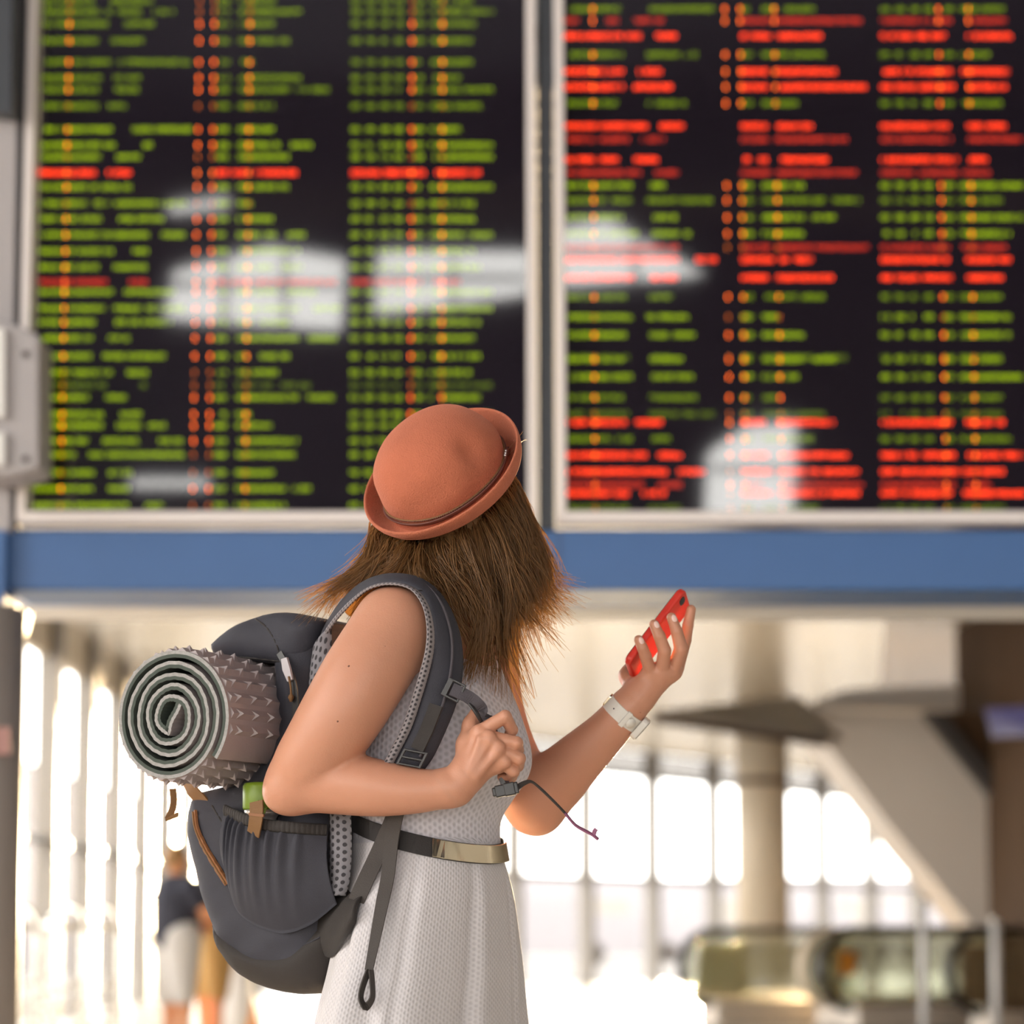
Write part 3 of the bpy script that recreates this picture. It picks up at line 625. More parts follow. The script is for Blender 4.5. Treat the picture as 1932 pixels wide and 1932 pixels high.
# ------------------------------------------------------------------ travellers far behind
def far_person(name, px, Y, h, label, shirt, lower, pose, hair, facing=0, bulk=1.25):
    o = W(px,1760,Y); o[2] = 0; s = h/1.7; ca,sa = math.cos(math.radians(facing)),math.sin(math.radians(facing)); fw_ = np.array([ca,sa,0])
    def P(x,y,z): return o+np.array([x*ca-y*sa, x*sa+y*ca, z])*s
    body = Field()
    body.ell(P(0,0,1.59),np.array([.085,.095,.115])*s,k=.02).cap(P(-.01,0,1.40),P(0,0,1.52),.055*s,.05*s,.03)
    body.chain([(P(0,-.17,1.40),.06*s),(P(0,.17,1.40),.06*s)],.04).cap(P(0,0,1.3),P(0,0,1.0),.12*s,.12*s,.05)
    for sy,pts in zip((-1,1),pose): body.chain([(P(*p),rr*s) for p,rr in pts],.03)
    for sy in (-1,1):
        body.chain([(P(0,sy*.09,.95),.10*s),(P(.02,sy*.1,.5),.06*s),(P(0,sy*.1,.09),.042*s)],.03).cap(P(0,sy*.1,.05),P(.16,sy*.11,.035),.04*s,.032*s,.02)
        body.ell(P(0,sy*.095,1.58),np.array([.025,.015,.035])*s,k=.005)
    body.ell(P(.088,0,1.575),np.array([.02,.014,.022])*s,k=.01)
    for sy in (-.035,.035): body.ell(P(.08,sy,1.605),np.array([.014,.016,.01])*s,k=.006,sub=True)
    v,fc = body.mesh(.012); root = obj('person', v, fc, M['skin2'], None, True); tag(root, label, 'person', 'travellers in the background')
    sh = Field().cap(P(0,0,1.30),P(0,0,1.05),.155*s*bulk,.15*s*bulk,.05).chain([(P(0,-.16,1.38),.075*s),(P(0,.16,1.38),.075*s)],.05)
    for pts in pose: sh.chain([(P(*pts[0][0]),.075*s),(P(*(np.array(pts[0][0])*.45+np.array(pts[1][0])*.55)),.065*s)],.03)
    v,fc = sh.mesh(.014); obj('shirt', v, fc, M[shirt], root, True)
    lo = Field()
    for sy in (-1,1): lo.chain([(P(0,sy*.085,1.0),.125*s*bulk),(P(.01,sy*.1,.55 if lower[1] else .15),.09*s)],.04)
    v,fc = lo.mesh(.014); obj('trousers' if not lower[1] else 'shorts', v, fc, M[lower[0]], root, True)
    hr = Field().ell(P(-.02,0,1.62),np.array([.10,.105,.105])*s)
    hr.fn(lambda x: -((x-P(.045,0,1.58))@nrm(fw_-Zv*.55)), P(0,0,1.6), .3, .01, True)
    v,fc = hr.mesh(.012); obj('hair', v, fc, M[hair], root, True)
    for sy in (-.1,.1): MB().prism([P(-.06,sy-.04,0),P(.17,sy-.04,0),P(.20,sy,0),P(.17,sy+.04,0),P(-.06,sy+.04,0)],(0,0,.03)).build('shoe_sole', M['navy'], root)
    return root
arms_fold = ([((0,-.19,1.38),.055),((-.02,-.27,1.12),.048),((.22,-.12,1.12),.04),((.30,.02,1.16),.035)], [((0,.19,1.38),.055),((.02,.25,1.12),.048),((.26,.1,1.14),.04),((.3,-.04,1.18),.035)])
arms_reach = ([((0,-.19,1.38),.055),((.12,-.25,1.18),.048),((.38,-.2,1.26),.04),((.46,-.16,1.30),.035)], [((0,.19,1.38),.055),((.1,.25,1.12),.048),((.3,.14,1.05),.04),((.36,.1,1.06),.035)])
far_person('person', 333, 18.6, 1.53, 'person in a navy shirt and pale shorts left of the backpack', 'navy', ('palegrey',True), arms_reach, 'fawn', 40)
far_person('person', 402, 19.3, 1.56, 'person in dark shirt and khaki shorts half hidden behind the backpack', 'navy', ('khaki',True), arms_fold, 'fawn', 215)
def soft_bag(px, py, Y, w, h, m, lab):
    c = W(px,py,Y); c[2] = h/2; e = empty('travel_bag', lab, 'bag')
    f_ = Field().ell(c,(w*.5,w*.35,h*.5),k=.03).ell(c-Zv*h*.2,(w*.52,w*.36,h*.3),k=.05); v,fc = f_.mesh(.012); v[:,2] = np.maximum(v[:,2],0.001); obj('body', v, fc, m, e, True)
    MB().tube(spline([c+np.array([-w*.2,0,h*.44]),c+np.array([-w*.12,0,h*.62]),c+np.array([w*.12,0,h*.62]),c+np.array([w*.2,0,h*.44])],16),.015,8).build('handle', M['tan'], e, smooth=True)
soft_bag(436,1800,22.9,.34,1.08,M['white'],'pale travel bag standing behind the backpack'); soft_bag(446,1900,23.6,.4,.42,M['orange'],'small orange bag on the floor behind the backpack')
# ------------------------------------------------------------------ the woman: dress rings first (pixel y, left x, right x, half width)
def ring(py, xl, xr, b):
    Y = 4.0; c = toB(PL((xl+xr)/2, py, 0.0)); hw = (xr-xl)/2*4.0/FPX
    a = math.sqrt(max(hw*hw-(math.sin(BF)*b)**2, .0005))/math.cos(BF)
    return (c[2], c[0], 0.0, a, b)
RT = [(1196,782,908,.085),(1230,752,935,.118),(1290,716,962,.14),(1350,690,982,.15),(1420,672,995,.152),(1465,666,990,.147),(1510,664,964,.138),(1545,664,946,.130),(1580,666,944,.126)]
DR = [ring(*r) for r in RT+[(1620,664,950,.134),(1680,655,966,.158),(1750,642,975,.18),(1830,628,983,.20),(1932,606,990,.225),(2150,570,1010,.26),(2330,552,1026,.285)]]
BR = [ring(*r) for r in RT+[(1620,668,946,.135),(1690,665,950,.155),(1770,670,945,.16),(1830,685,930,.15)]]
drf = ring_field(DR)
def surf(px, py, off=.006, default=None):
    d = ray(px, py); Ys = np.arange(3.6, 4.3, .002); P = CAM+d*Ys[:,None]
    q = drf(P); h = np.argmax(q < 0)
    if not (q < 0).any(): return default
    return Ys[h]-off
# --- body: one continuous surface
body = Field()
zs = [r[0] for r in BR]; body.fn(ring_field(BR,.007), B(0,0,(min(zs)+max(zs))/2), .45, .02)
NB = PL(848,1188,0.0); SR = PL(748,1182,-.16); SL = PL(915,1190,.16)
hatC = W(846,911,3.93); hn = nrm([-.447,-.62,.644]); f0 = nrm([.378,.52,.764]); up = nrm(hn+.42*f0); fc = nrm(f0-.42*hn); sd = np.cross(up, fc)
HC = W(868,960,3.985)
body.cap(NB-Zv*.03, HC-Zv*.07+fc*(-.02), .058, .052, .03)
body.cap(NB-Zv*.01, SR, .05, .05, .04).cap(NB-Zv*.01, SL, .05, .05, .04)
ax = np.array([sd, fc, up])
body.ell(HC,(.072,.086,.098),ax,.01).ell(HC+fc*.035-up*.055,(.052,.055,.06),ax,.04).ell(HC+fc*.07-up*.095,(.022,.022,.016),ax,.03)
body.cap(HC+fc*.088+up*.012, HC+fc*.108-up*.022, .008,.013,.012)
for s in (-1,1):
    body.ell(HC+fc*.09+sd*s*.031+up*.012,(.016,.012,.009),ax,.01,True).ell(HC+sd*s*.073-up*.012-fc*.005,(.009,.018,.03),ax,.008).ell(HC+fc*.075+sd*s*.04-up*.03,(.022,.02,.02),ax,.025)
body.ell(HC+fc*.098-up*.05,(.022,.012,.008),ax,.008).ell(HC+fc*.109-up*.05,(.02,.006,.0015),ax,.003,True)
def arm(pts, k=.02):
    q = spline(pts, len(pts)*3) if len(pts) > 2 else np.array(pts)
    body.chain([(W(x,y,Y), R(r,Y)) for x,y,Y,r in q], .02 if False else k)
# near arm
body.cap(NB+Lv*-.09-Zv*.005, W(745,1176,3.85), .045, R(66,3.85), .03)
arm([(748,1178,3.85,66),(692,1268,3.825,71),(640,1355,3.82,67),(590,1432,3.84,59),(566,1468,3.86,57)])
arm([(566,1468,3.86,60),(640,1476,3.84,58),(715,1487,3.82,51),(795,1492,3.805,39),(858,1485,3.80,32)],.007)
body.ell(W(540,1500,3.86),(R(40,3.86),R(42,3.86),R(34,3.86)),k=.03)
# near hand, closed round the sternum strap
Yh = 3.795
def finger(pts, k=.0016):
    body.chain([(W(x,y,Y), R(r,Y)) for x,y,Y,r in pts], k)
arm([(858,1485,3.80,32),(880,1466,3.797,30)],.02)
for m_,ra,rb in (((903,1384,3.793),25,15),((924,1393,3.786),25,14),((941,1413,3.786),24,13.5),((951,1440,3.791),22,13)):
    body.cap(W(880,1462,3.797), W(*m_), R(ra,Yh), R(rb,Yh), .014)
body.chain([(W(898,1390,3.795),R(14,Yh)),(W(917,1400,3.79),R(14,Yh)),(W(932,1420,3.79),R(14,Yh)),(W(941,1445,3.794),R(13,Yh))],.008)
for kx,ky,kY in ((906,1379,3.783),(924,1390,3.772),(942,1410,3.773),(953,1437,3.78)): body.ell(W(kx,ky,kY),(.008,.006,.008),k=.012)
finger([(902,1383,3.79,14.5),(953,1352,3.781,12.5),(966,1377,3.797,11.5),(958,1394,3.812,10)])
finger([(922,1391,3.784,14),(974,1402,3.784,13),(977,1416,3.803,11.5),(955,1423,3.815,10)])
finger([(940,1412,3.784,14),(979,1431,3.787,13),(977,1445,3.806,11.5),(953,1448,3.818,10)])
finger([(950,1439,3.79,13),(969,1456,3.793,11.5),(965,1466,3.809,10.5),(947,1466,3.82,9)])
finger([(878,1448,3.803,22),(882,1405,3.812,19),(889,1368,3.82,14),(897,1345,3.822,11)],.012)
for x0,y0,x1,y1 in ((893,1455,921,1400),(900,1465,938,1420),(888,1450,905,1395)): body.cap(W(x0,y0,3.776),W(x1,y1,3.772),.0035,.0035,.010)
# far arm
arm([(915,1190,4.15,56),(925,1300,4.15,47),(950,1400,4.145,46),(985,1478,4.135,47),(1004,1512,4.13,48)])
arm([(1004,1512,4.13,52),(1044,1478,4.12,47),(1095,1428,4.095,38),(1140,1385,4.075,30.5),(1174,1348,4.06,27),(1204,1313,4.055,26)])
body.ell(W(1016,1538,4.13),(R(34,4.13),R(38,4.13),R(32,4.13)),k=.03)
# far hand, holding the phone
for m_,ra,rb in (((1226,1266,4.04),24,13),((1249,1266,4.043),25,14),((1270,1266,4.05),24,14),((1278,1260,4.064),20,13)):
    body.cap(W(1208,1310,4.058), W(*m_), R(ra,4.05), R(rb,4.05), .014)
body.chain([(W(1228,1268,4.043),R(14,4.05)),(W(1250,1268,4.045),R(14.5,4.05)),(W(1269,1268,4.05),R(14,4.05))],.012)
LF = {'pinky':[(1226,1264,4.036,12.5),(1218,1238,4.02,11.5),(1212,1222,4.012,10.5),(1205,1207,4.01,9)],
      'ring':[(1249,1264,4.038,13.5),(1254,1228,4.017,12.5),(1244,1200,4.01,11.5),(1234,1178,4.01,9.5)],
      'middle':[(1270,1264,4.046,14),(1285,1224,4.026,13),(1277,1192,4.018,11.5),(1267,1165,4.016,9.5)],
      'index':[(1279,1258,4.06,12.5),(1293,1208,4.064,11.5),(1298,1180,4.058,10.5),(1304,1150,4.056,9)]}
for q in LF.values(): finger(q)
finger([(1200,1305,4.07,22),(1186,1275,4.095,16),(1204,1240,4.105,13),(1224,1212,4.106,11)],.012)
# legs down to the floor
for s in (-1,1):
    body.chain([(B(-.01,s*.085,.86),.088),(B(.0,s*.08,.5),.058),(B(-.02,s*.075,.30),.052),(B(-.02,s*.07,.085),.036)],.03)
    body.cap(B(-.03,s*.07,.045),B(.15,s*.08,.03),.042,.03,.03)
v,f = body.mesh(.0038)
hands = [(W(925,1415,3.795),.088),(W(1246,1240,4.05),.115)]
parts_v, parts_f, nv = [], [], 0
cenf = v[f].mean(1); ok = np.ones(len(f),bool)
for c_,r_ in hands: ok &= np.linalg.norm(cenf-c_,axis=1) > r_
parts_v.append(v); parts_f.append(f[ok]); nv += len(v)
for c_,r_ in hands:
    v2,f2 = body.mesh(.0013, c_-r_-.008, c_+r_+.008); c2 = v2[f2].mean(1); f2 = f2[np.linalg.norm(c2-c_,axis=1) < r_+.004]
    parts_v.append(v2); parts_f.append(f2+nv); nv += len(v2)
v = np.concatenate(parts_v); f = np.concatenate(parts_f); used = np.unique(f); rm = np.full(len(v),-1); rm[used] = np.arange(len(used)); v = v[used]; f = rm[f]
v[:,2] = np.maximum(v[:,2], 0.0)
person = obj('person', v, f, M['skin'], None, True)
bm = bmesh.new(); bm.from_mesh(person.data)
gaps = [e_ for e_ in bm.edges if e_.is_boundary and all(np.linalg.norm(np.array(e_.verts[0].co)-c_) > r_+.02 for c_,r_ in hands)]
if gaps:
    r__ = bmesh.ops.holes_fill(bm, edges=gaps, sides=16)
    for q_ in r__['faces']: q_.smooth = True
bm.to_mesh(person.data); bm.free()
tag(person, 'person in a pale knit dress and rust hat looking up at the boards, phone raised', 'person')
for s in (-1,1):
    e = Field().ell(HC+fc*.079+sd*s*.031+up*.012,(.012,.012,.012)); vv,ff = e.mesh(.002); obj('eye', vv, ff, M['white'], person, True)
    e = Field().ell(HC+fc*.0895+sd*s*.031+up*.013,(.005,.003,.005),ax); vv,ff = e.mesh(.001); obj('iris', vv, ff, M['lens'], person, True)
for q in ('pinky','ring','middle'):
    (x0,y0,Y0,r0),(x1,y1,Y1,r1) = LF[q][2:]; d = nrm(W(x1,y1,Y1)-W(x0,y0,Y0)); p = W(x1,y1,Y1)-d*.003; nn = nrm(np.array([.35,-.9,.2])); nn = nrm(nn-d*(nn@d)); sdv = np.cross(d,nn)
    e = Field().ell(p+nn*R(r1,4)*.9,(.0045,.0022,.0065),np.array([sdv,nn,d])); vv,ff = e.mesh(.0009); obj('fingernail', vv, ff, M['nail'], person, True)
def on_skin(px, py, y0=3.65):
    Ys = np.arange(y0,4.3,.001); P = CAM+ray(px,py)*Ys[:,None]; d = body(P); return P[np.argmax(d<0)]
M['mole'] = mat('mole', (.16,.06,.04), .6); M['ink'] = mat('faded_ink', (.05,.05,.045), .6)
for x,y in ((726,1220),(658,1257),(637,1361)):
    e = Field().ell(on_skin(x,y),(.0016,.0009,.0016)); vv,ff = e.mesh(.0005); obj('mole', vv, ff, M['mole'], person, True)
for x,y,rz in ((967,1339,.007),(972,1353,.005)):
    e = Field().ell(on_skin(x,y,4.0),(.0030,.0016,rz),np.array([nrm([1,0,.5]),[0,1,0],nrm([-.5,0,1])])); vv,ff = e.mesh(.0008); obj('tattoo', vv, ff, M['ink'], person, True)
# --- dress
nt_, nr = 168, 130
zz = np.array([r[0] for r in DR]); order = np.argsort(-zz); DRs = np.array(DR)[order]
sp = spline(DRs, nr)
V = []; UV = []; zw = PL(805,1585,0)[2]
for i in range(nr):
    z,cf,cl,a,bb = sp[i]
    for j in range(nt_+1):
        t = 2*math.pi*j/nt_; g = max(0.0, (zw-z))
        amp = .034*min(1,g/.45)**1.1
        fold = .55*math.cos(8*t+.7)+.3*math.cos(13*t+2.1)+.25*math.cos(19*t+.3)*math.sin(2*t)
        s = 1+amp*fold*(1.0)/.2*.55
        A_, B_ = a*s, bb*s
        p = B(cf+A_*math.cos(t), cl+B_*math.sin(t), z)
        # bust, pleats below the belt
        for sl in (-1,1):
            w = math.exp(-((bb*math.sin(t)-sl*.07)/.05)**2-((z-PL(900,1425,0)[2])/.06)**2)*max(0,math.cos(t)); p = p+Fv*.010*w
        if abs(math.cos(t)) < 2:
            valley = math.exp(-((bb*math.sin(t))/.05)**2-((z-PL(900,1425,0)[2])/.05)**2)*max(0,math.cos(t)); p = p-Fv*.008*valley
        if g > 0.02:
            for t0,dep in ((math.radians(-20),.006),(math.radians(-62),.005),(math.radians(-105),.004),(math.radians(20),.005)):
                dt = (t-2*math.pi if t > math.pi else t)-t0; w = math.exp(-(dt/.045)**2)*min(1,g/.1); rad = nrm(Fv*math.cos(t)+Lv*math.sin(t)); p = p-rad*dep*w+rad*dep*.7*math.exp(-((dt-.12)/.08)**2)*min(1,g/.1)
        V.append(p); UV.append(((t-2*math.pi if t > math.pi else t)*(.14 if z > zw else .20), z))
F = [(i*(nt_+1)+j, (i+1)*(nt_+1)+j, (i+1)*(nt_+1)+j+1, i*(nt_+1)+j+1) for i in range(nr-1) for j in range(nt_)]
# turned-in neckline
n0 = len(V)
for j in range(nt_+1): p = V[j]; c = B(sp[0][1],sp[0][2],sp[0][0]); V.append(c+(p-c)*.90-Zv*.012); UV.append(UV[j])
F += [(j+1, n0+j+1, n0+j, j)[::-1] for j in range(nt_)]
dress = obj('dress', V, F, None, person, True, UV, mats=[M['dress'],M['skirt']], midx=[1 if V[q[0]][2] < zw else 0 for q in F])
# --- belt and metal plate
def belt_pt(t, off, dz):
    z0 = zw; i = np.argmin(abs(sp[:,0]-z0)); z,cf,cl,a,bb = sp[i]
    zt = z0-.31*(a*math.cos(t))+.010+dz+.006*math.sin(t)
    k = np.argmin(abs(sp[:,0]-zt)); z,cf,cl,a,bb = sp[k]
    return B(cf+(a+off)*math.cos(t), cl+(bb+off)*math.sin(t), zt)
def belt_loop(t0, t1, n, off, hh, th, name, m, parent, closed=False):
    V = []; F = []
    for i in range(n):
        t = t0+(t1-t0)*i/(n-1 if not closed else n)
        for o_,dz in ((off,-hh),(off+th,-hh),(off+th,hh),(off,hh)): V.append(belt_pt(t,o_,dz))
    for i in range(n if closed else n-1):
        k = (i+1)%n
        for j in range(4): F.append((i*4+j, i*4+(j+1)%4, k*4+(j+1)%4, k*4+j))
    if not closed: F += [(0,1,2,3),(4*n-1,4*n-2,4*n-3,4*n-4)]
    o = obj(name, V, F, m, parent); fixn(o); mo = o.modifiers.new('bv','BEVEL'); mo.width = .0008; mo.segments = 2; return o
belt = belt_loop(0, 2*math.pi, 96, .002, .0145, .003, 'belt', M['black'], person, True)
pl = belt_loop(math.radians(-52), math.radians(29), 30, .0065, .0135, .0025, 'belt_plate', M['gold'], belt); pl['label'] = 'polished gold belt plate'
# --- hair: strands swept from under the brim
guides = [[(712,985,4.0),(700,1040,3.99),(675,1085,3.97),(645,1115,3.96),(628,1140,3.96)],
 [(708,1010,3.96),(705,1045,3.94),(685,1085,3.93),(655,1115,3.93),(640,1150,3.93)],
 [(728,1027,3.93),(720,1055,3.915),(700,1085,3.915),(680,1110,3.915),(660,1135,3.92)],
 [(765,1035,3.915),(755,1064,3.895),(735,1085,3.90),(715,1100,3.90),(690,1118,3.905)],
 [(800,1034,3.90),(800,1072,3.865),(815,1100,3.85),(840,1130,3.84),(868,1165,3.84)],
 [(835,1028,3.89),(850,1077,3.865),(875,1120,3.855),(895,1165,3.85),(905,1215,3.86)],
 [(870,1005,3.88),(895,1075,3.865),(915,1130,3.86),(915,1190,3.865),(895,1235,3.875)],
 [(900,990,3.885),(930,1065,3.875),(945,1130,3.875),(935,1195,3.885),(945,1255,3.895)],
 [(930,965,3.90),(960,1040,3.895),(970,1110,3.895),(975,1160,3.905),(1005,1190,3.92)],
 [(950,940,3.92),(985,1015,3.92),(1000,1080,3.93),(990,1130,3.94),(1005,1165,3.95)],
 [(965,910,3.96),(1000,990,3.97),(1015,1060,3.98),(1010,1105,3.99),(1025,1120,4.0)],
 [(970,900,4.01),(1000,980,4.03),(1015,1050,4.04),(1000,1120,4.05),(985,1180,4.06)],
 [(950,950,4.06),(980,1010,4.08),(990,1080,4.09),(975,1150,4.10),(960,1210,4.10)],
 [(900,1000,4.09),(930,1060,4.10),(940,1130,4.11),(925,1190,4.11),(935,1230,4.11)]]
G = [spline(np.vstack([np.array(Wp(g))[0]*.72+(HC+hn*.005)*.28+np.array([0,.03,0]), Wp(g)]), 16) for g in guides]
hv = []; hf = []; nh = 0
def strand(P, r0, r1):
    global nh
    m = len(P); T = np.gradient(P,axis=0); T /= np.linalg.norm(T,axis=1)[:,None]+1e-9
    u = np.cross(T, np.array([0.3,1,0.2])); u /= np.linalg.norm(u,axis=1)[:,None]+1e-9; w = np.cross(T,u)
    r = np.linspace(r0,r1,m)[:,None]
    V = np.stack([P+u*r, P+(-.5*u+.866*w)*r, P+(-.5*u-.866*w)*r],1).reshape(-1,3); hv.append(V)
    i = np.arange(m-1)[:,None]*3; j = np.arange(3)[None,:]; k = (j+1)%3
    hf.append(np.stack([i+j, i+k, i+3+k, i+3+j],-1).reshape(-1,4)+nh); nh += 3*m
tt = np.linspace(0,1,16)
NS = 6000
clump = {}
for s in range(NS):
    gi = rng.integers(0,len(G)-1); t = rng.random(); ci = (gi, int(t*8)); layer = rng.random()**1.5
    if ci not in clump: clump[ci] = (rng.normal(0,1,3)*np.array([.014,.011,.014]), rng.uniform(.68,1.24), rng.uniform(0,6.3), rng.uniform(5,9))
    co, cl_, cph, cfr = clump[ci]
    tq = (int(t*8)+.5)/8; tip = t*(1-.8*tt**.9)+tq*.8*tt**.9
    P = G[gi]*(1-tip[:,None])+G[gi+1]*tip[:,None]
    inw = HC-P; inw[:,2] *= .2; P = P+inw*(.28*layer*(1-.45*tt))[:,None]
    L = cl_*rng.uniform(.72,1.06)
    Pe = np.vstack([P, P[-1]+(P[-1]-P[-2])*np.arange(1,5)[:,None]])
    idx = tt*15*L; i0 = np.minimum(idx.astype(int),18); fr = (idx-i0)[:,None]; P = Pe[i0]*(1-fr)+Pe[np.minimum(i0+1,19)]*fr
    P = P+co*(tt**1.2)[:,None]+rng.normal(0,.0035,3)+rng.normal(0,.006,3)*(tt**2)[:,None]
    ph = rng.uniform(0,6.3,3); P = P+np.sin(tt[:,None]*rng.uniform(3,8)+ph)*.0026*tt[:,None]+np.sin(tt*cfr+cph)[:,None]*np.array([.0075,.003,.004])*(tt**.8)[:,None]
    strand(P, rng.uniform(.0007,.0012), .00025)
for s in range(520):   # flyaways
    gi = rng.choice([0,0,1,8,9,10,10,11,9,10,11]); t = rng.random(); P = G[gi]*(1-t)+G[min(gi+1,len(G)-1)]*t
    out = nrm(P[8]-HC); out[1] *= .5; k = rng.integers(3,9); Q = P[k:]; m = len(Q); q = np.linspace(0,1,m)[:,None]
    side = -1 if gi < 4 else 1
    Q = Q+out*q**1.4*rng.uniform(.01,.05)+np.array([side*rng.uniform(.0,.03),0,rng.uniform(-.005,.045)])*q**2+np.sin(q*rng.uniform(2,6)+rng.uniform(0,6))*.003
    strand(Q, .00045, .0002)
for s in range(16):
    a = rng.uniform(0,6.28); p0 = hatC+(np.cross(hn,[0,0,1])*math.cos(a)+np.cross(hn,np.cross(hn,[0,0,1]))*math.sin(a))*.13
    d = nrm(p0-hatC); q = np.linspace(0,1,10)[:,None]; strand(p0+d*q*.03+hn*q*rng.uniform(-.02,.03)+np.sin(q*4+a)*.006, .0004,.0002)
# scalp-hugging mass under the strands
hb = Field().ell(HC-fc*.008-up*.012,(.080,.090,.096),ax,.01)
core = [((870,1010,3.94),.055),((885,1070,3.93),.05),((905,1125,3.94),.036),((915,1165,3.95),.022)]
hb.chain([(W(*p),r) for p,r in core],.03).chain([(W(790,1030,3.955),.030),(W(755,1062,3.95),.026),(W(705,1100,3.955),.020),(W(668,1145,3.96),.016)],.03).chain([(W(935,990,3.98),.034),(W(965,1040,3.97),.028),(W(975,1090,3.97),.016)],.03)
vv,ff = hb.mesh(.004); hv.append(vv); hf.append(ff+nh); nh += len(vv)
hair = obj('hair', np.concatenate(hv), np.concatenate(hf), M['hair'], person, True); hair['label'] = 'wavy shoulder-length brown hair, golden where backlit'
# ------------------------------------------------------------------ hat
hat = empty('felt_hat','rust felt bowler hat with upturned brim on the woman looking up','hat')
ex = nrm(np.cross([0,1,0],hn)); ex = nrm(np.array([.82,0,.57])-hn*(np.array([.82,0,.57])@hn)); ey = np.cross(hn,ex)
def H(x,y,z): return hatC+ex*x+ey*y+hn*z
def revolve(prof, n, fn=None, cap=True):
    V = []; F = []; m = len(prof)
    for i,(r,z) in enumerate(prof):
        for j in range(n):
            a = 2*math.pi*j/n; x,y,z2 = r*math.cos(a), r*math.sin(a), z
            if fn: x,y,z2 = fn(x,y,z2,a,r)
            V.append(H(x,y,z2))
    for i in range(m-1):
        for j in range(n): F.append((i*n+j, i*n+(j+1)%n, (i+1)*n+(j+1)%n, (i+1)*n+j))
    return V, F
cp = spline([(.0005,.113),(.027,.111),(.055,.102),(.077,.084),(.091,.060),(.0965,.034),(.0955,.010),(.0945,-.012)], 46)
dent_c = None
def crown_fn(x,y,z,a,r):
    x2,y2 = x*1.05, y*.98; ysg = 1 if ey[0] > 0 else -1; w = (r/.095)**2
    # thumb pinch in the side of the crown and soft unevenness of the felt
    d1 = math.exp(-((x2-.044)/.019)**2-((y2*ysg-.066)/.024)**2-((z-.062)/.024)**2)
    k = 1+w*(.012*math.sin(3*a+z*60)+.009*math.sin(5*a-z*90))-.13*d1
    return x2*k, y2*k, z-.006*d1+w*.003*math.sin(2*a+.5)*max(0,z)/.1
V,F = revolve(cp, 110, crown_fn); obj('crown', V, F, M['felt'], hat, True)
def brim_fn(x,y,z,a,r):
    ysg = 1 if ey[0] > 0 else -1; u = max(0,(r-.098)/.032); lift = 1-.38*math.sin(a)*ysg+.15*math.cos(a)
    return x*1.0, y*.99, z*lift if (u > 0 and z > 0) else z
bpf = [(.092,-.006),(.099,-.009),(.107,-.008),(.115,-.001),(.1205,.009),(.1245,.020),(.126,.025),(.1275,.0275),(.1295,.0275),(.1305,.025),(.1298,.018),(.126,.006),(.119,-.006),(.109,-.014),(.098,-.015),(.090,-.013)]
V,F = revolve(spline(bpf,60), 120, brim_fn); obj('brim', V, F, M['felt'], hat, True)
def loop_on_crown(z, off, tilt=0.0, n=150):
    P = []
    for j in range(n):
        a = 2*math.pi*j/n; zz_ = z+tilt*math.sin(a-.6); r = np.interp(-zz_, -cp[:,1], cp[:,0])+off
        x,y,z2 = crown_fn(r*math.cos(a), r*math.sin(a), zz_, a, r); P.append(H(x,y,z2))
    return P
V,F = tube(loop_on_crown(.004,.001), .0045, 8, True, flat=(1.6,.4)); obj('hat_band', V, F, M['cord'], hat, True)
V,F = tube(loop_on_crown(.013,.001,.003), .0014, 6, True); obj('braided_cord', V, F, M['tan'], hat, True)
P = loop_on_crown(.0125,.002,.003,190)
bm_ = MB()
for j in range(0,190):
    d = P[(j+1)%190]-P[j]; bm_.tube([P[j]-d*.32,P[j],P[j]+d*.32],[.0007,.0015,.0007],5)
bo = bm_.build('bead_chain', M['cord'], hat, True); bo['kind'] = 'stuff'
P = loop_on_crown(.012,.004,.003,150); jb = min(range(150), key=lambda j: np.linalg.norm(P[j]-W(945,858,P[j][1])))
c = P[jb]; d = nrm(P[(jb+1)%150]-P[jb-1]); nn = nrm(c-hatC-hn*((c-hatC)@hn))
V,F = tube([c-d*.012+hn*.002, c-d*.004+hn*.001, c, c+d*.006, c+d*.016-hn*.004],[.001,.006,.003,.006,.007],8,flat=(1.1,.45)); obj('bow', V, F, M['cord'], hat, True)
for s in (-.003,.003,.008):
    e = Field().ell(c-d*s+hn*.006+nn*.002,(.0024,.0024,.0024)); vv,ff = e.mesh(.0006); obj('bead', vv, ff, M['chrome'], hat, True)
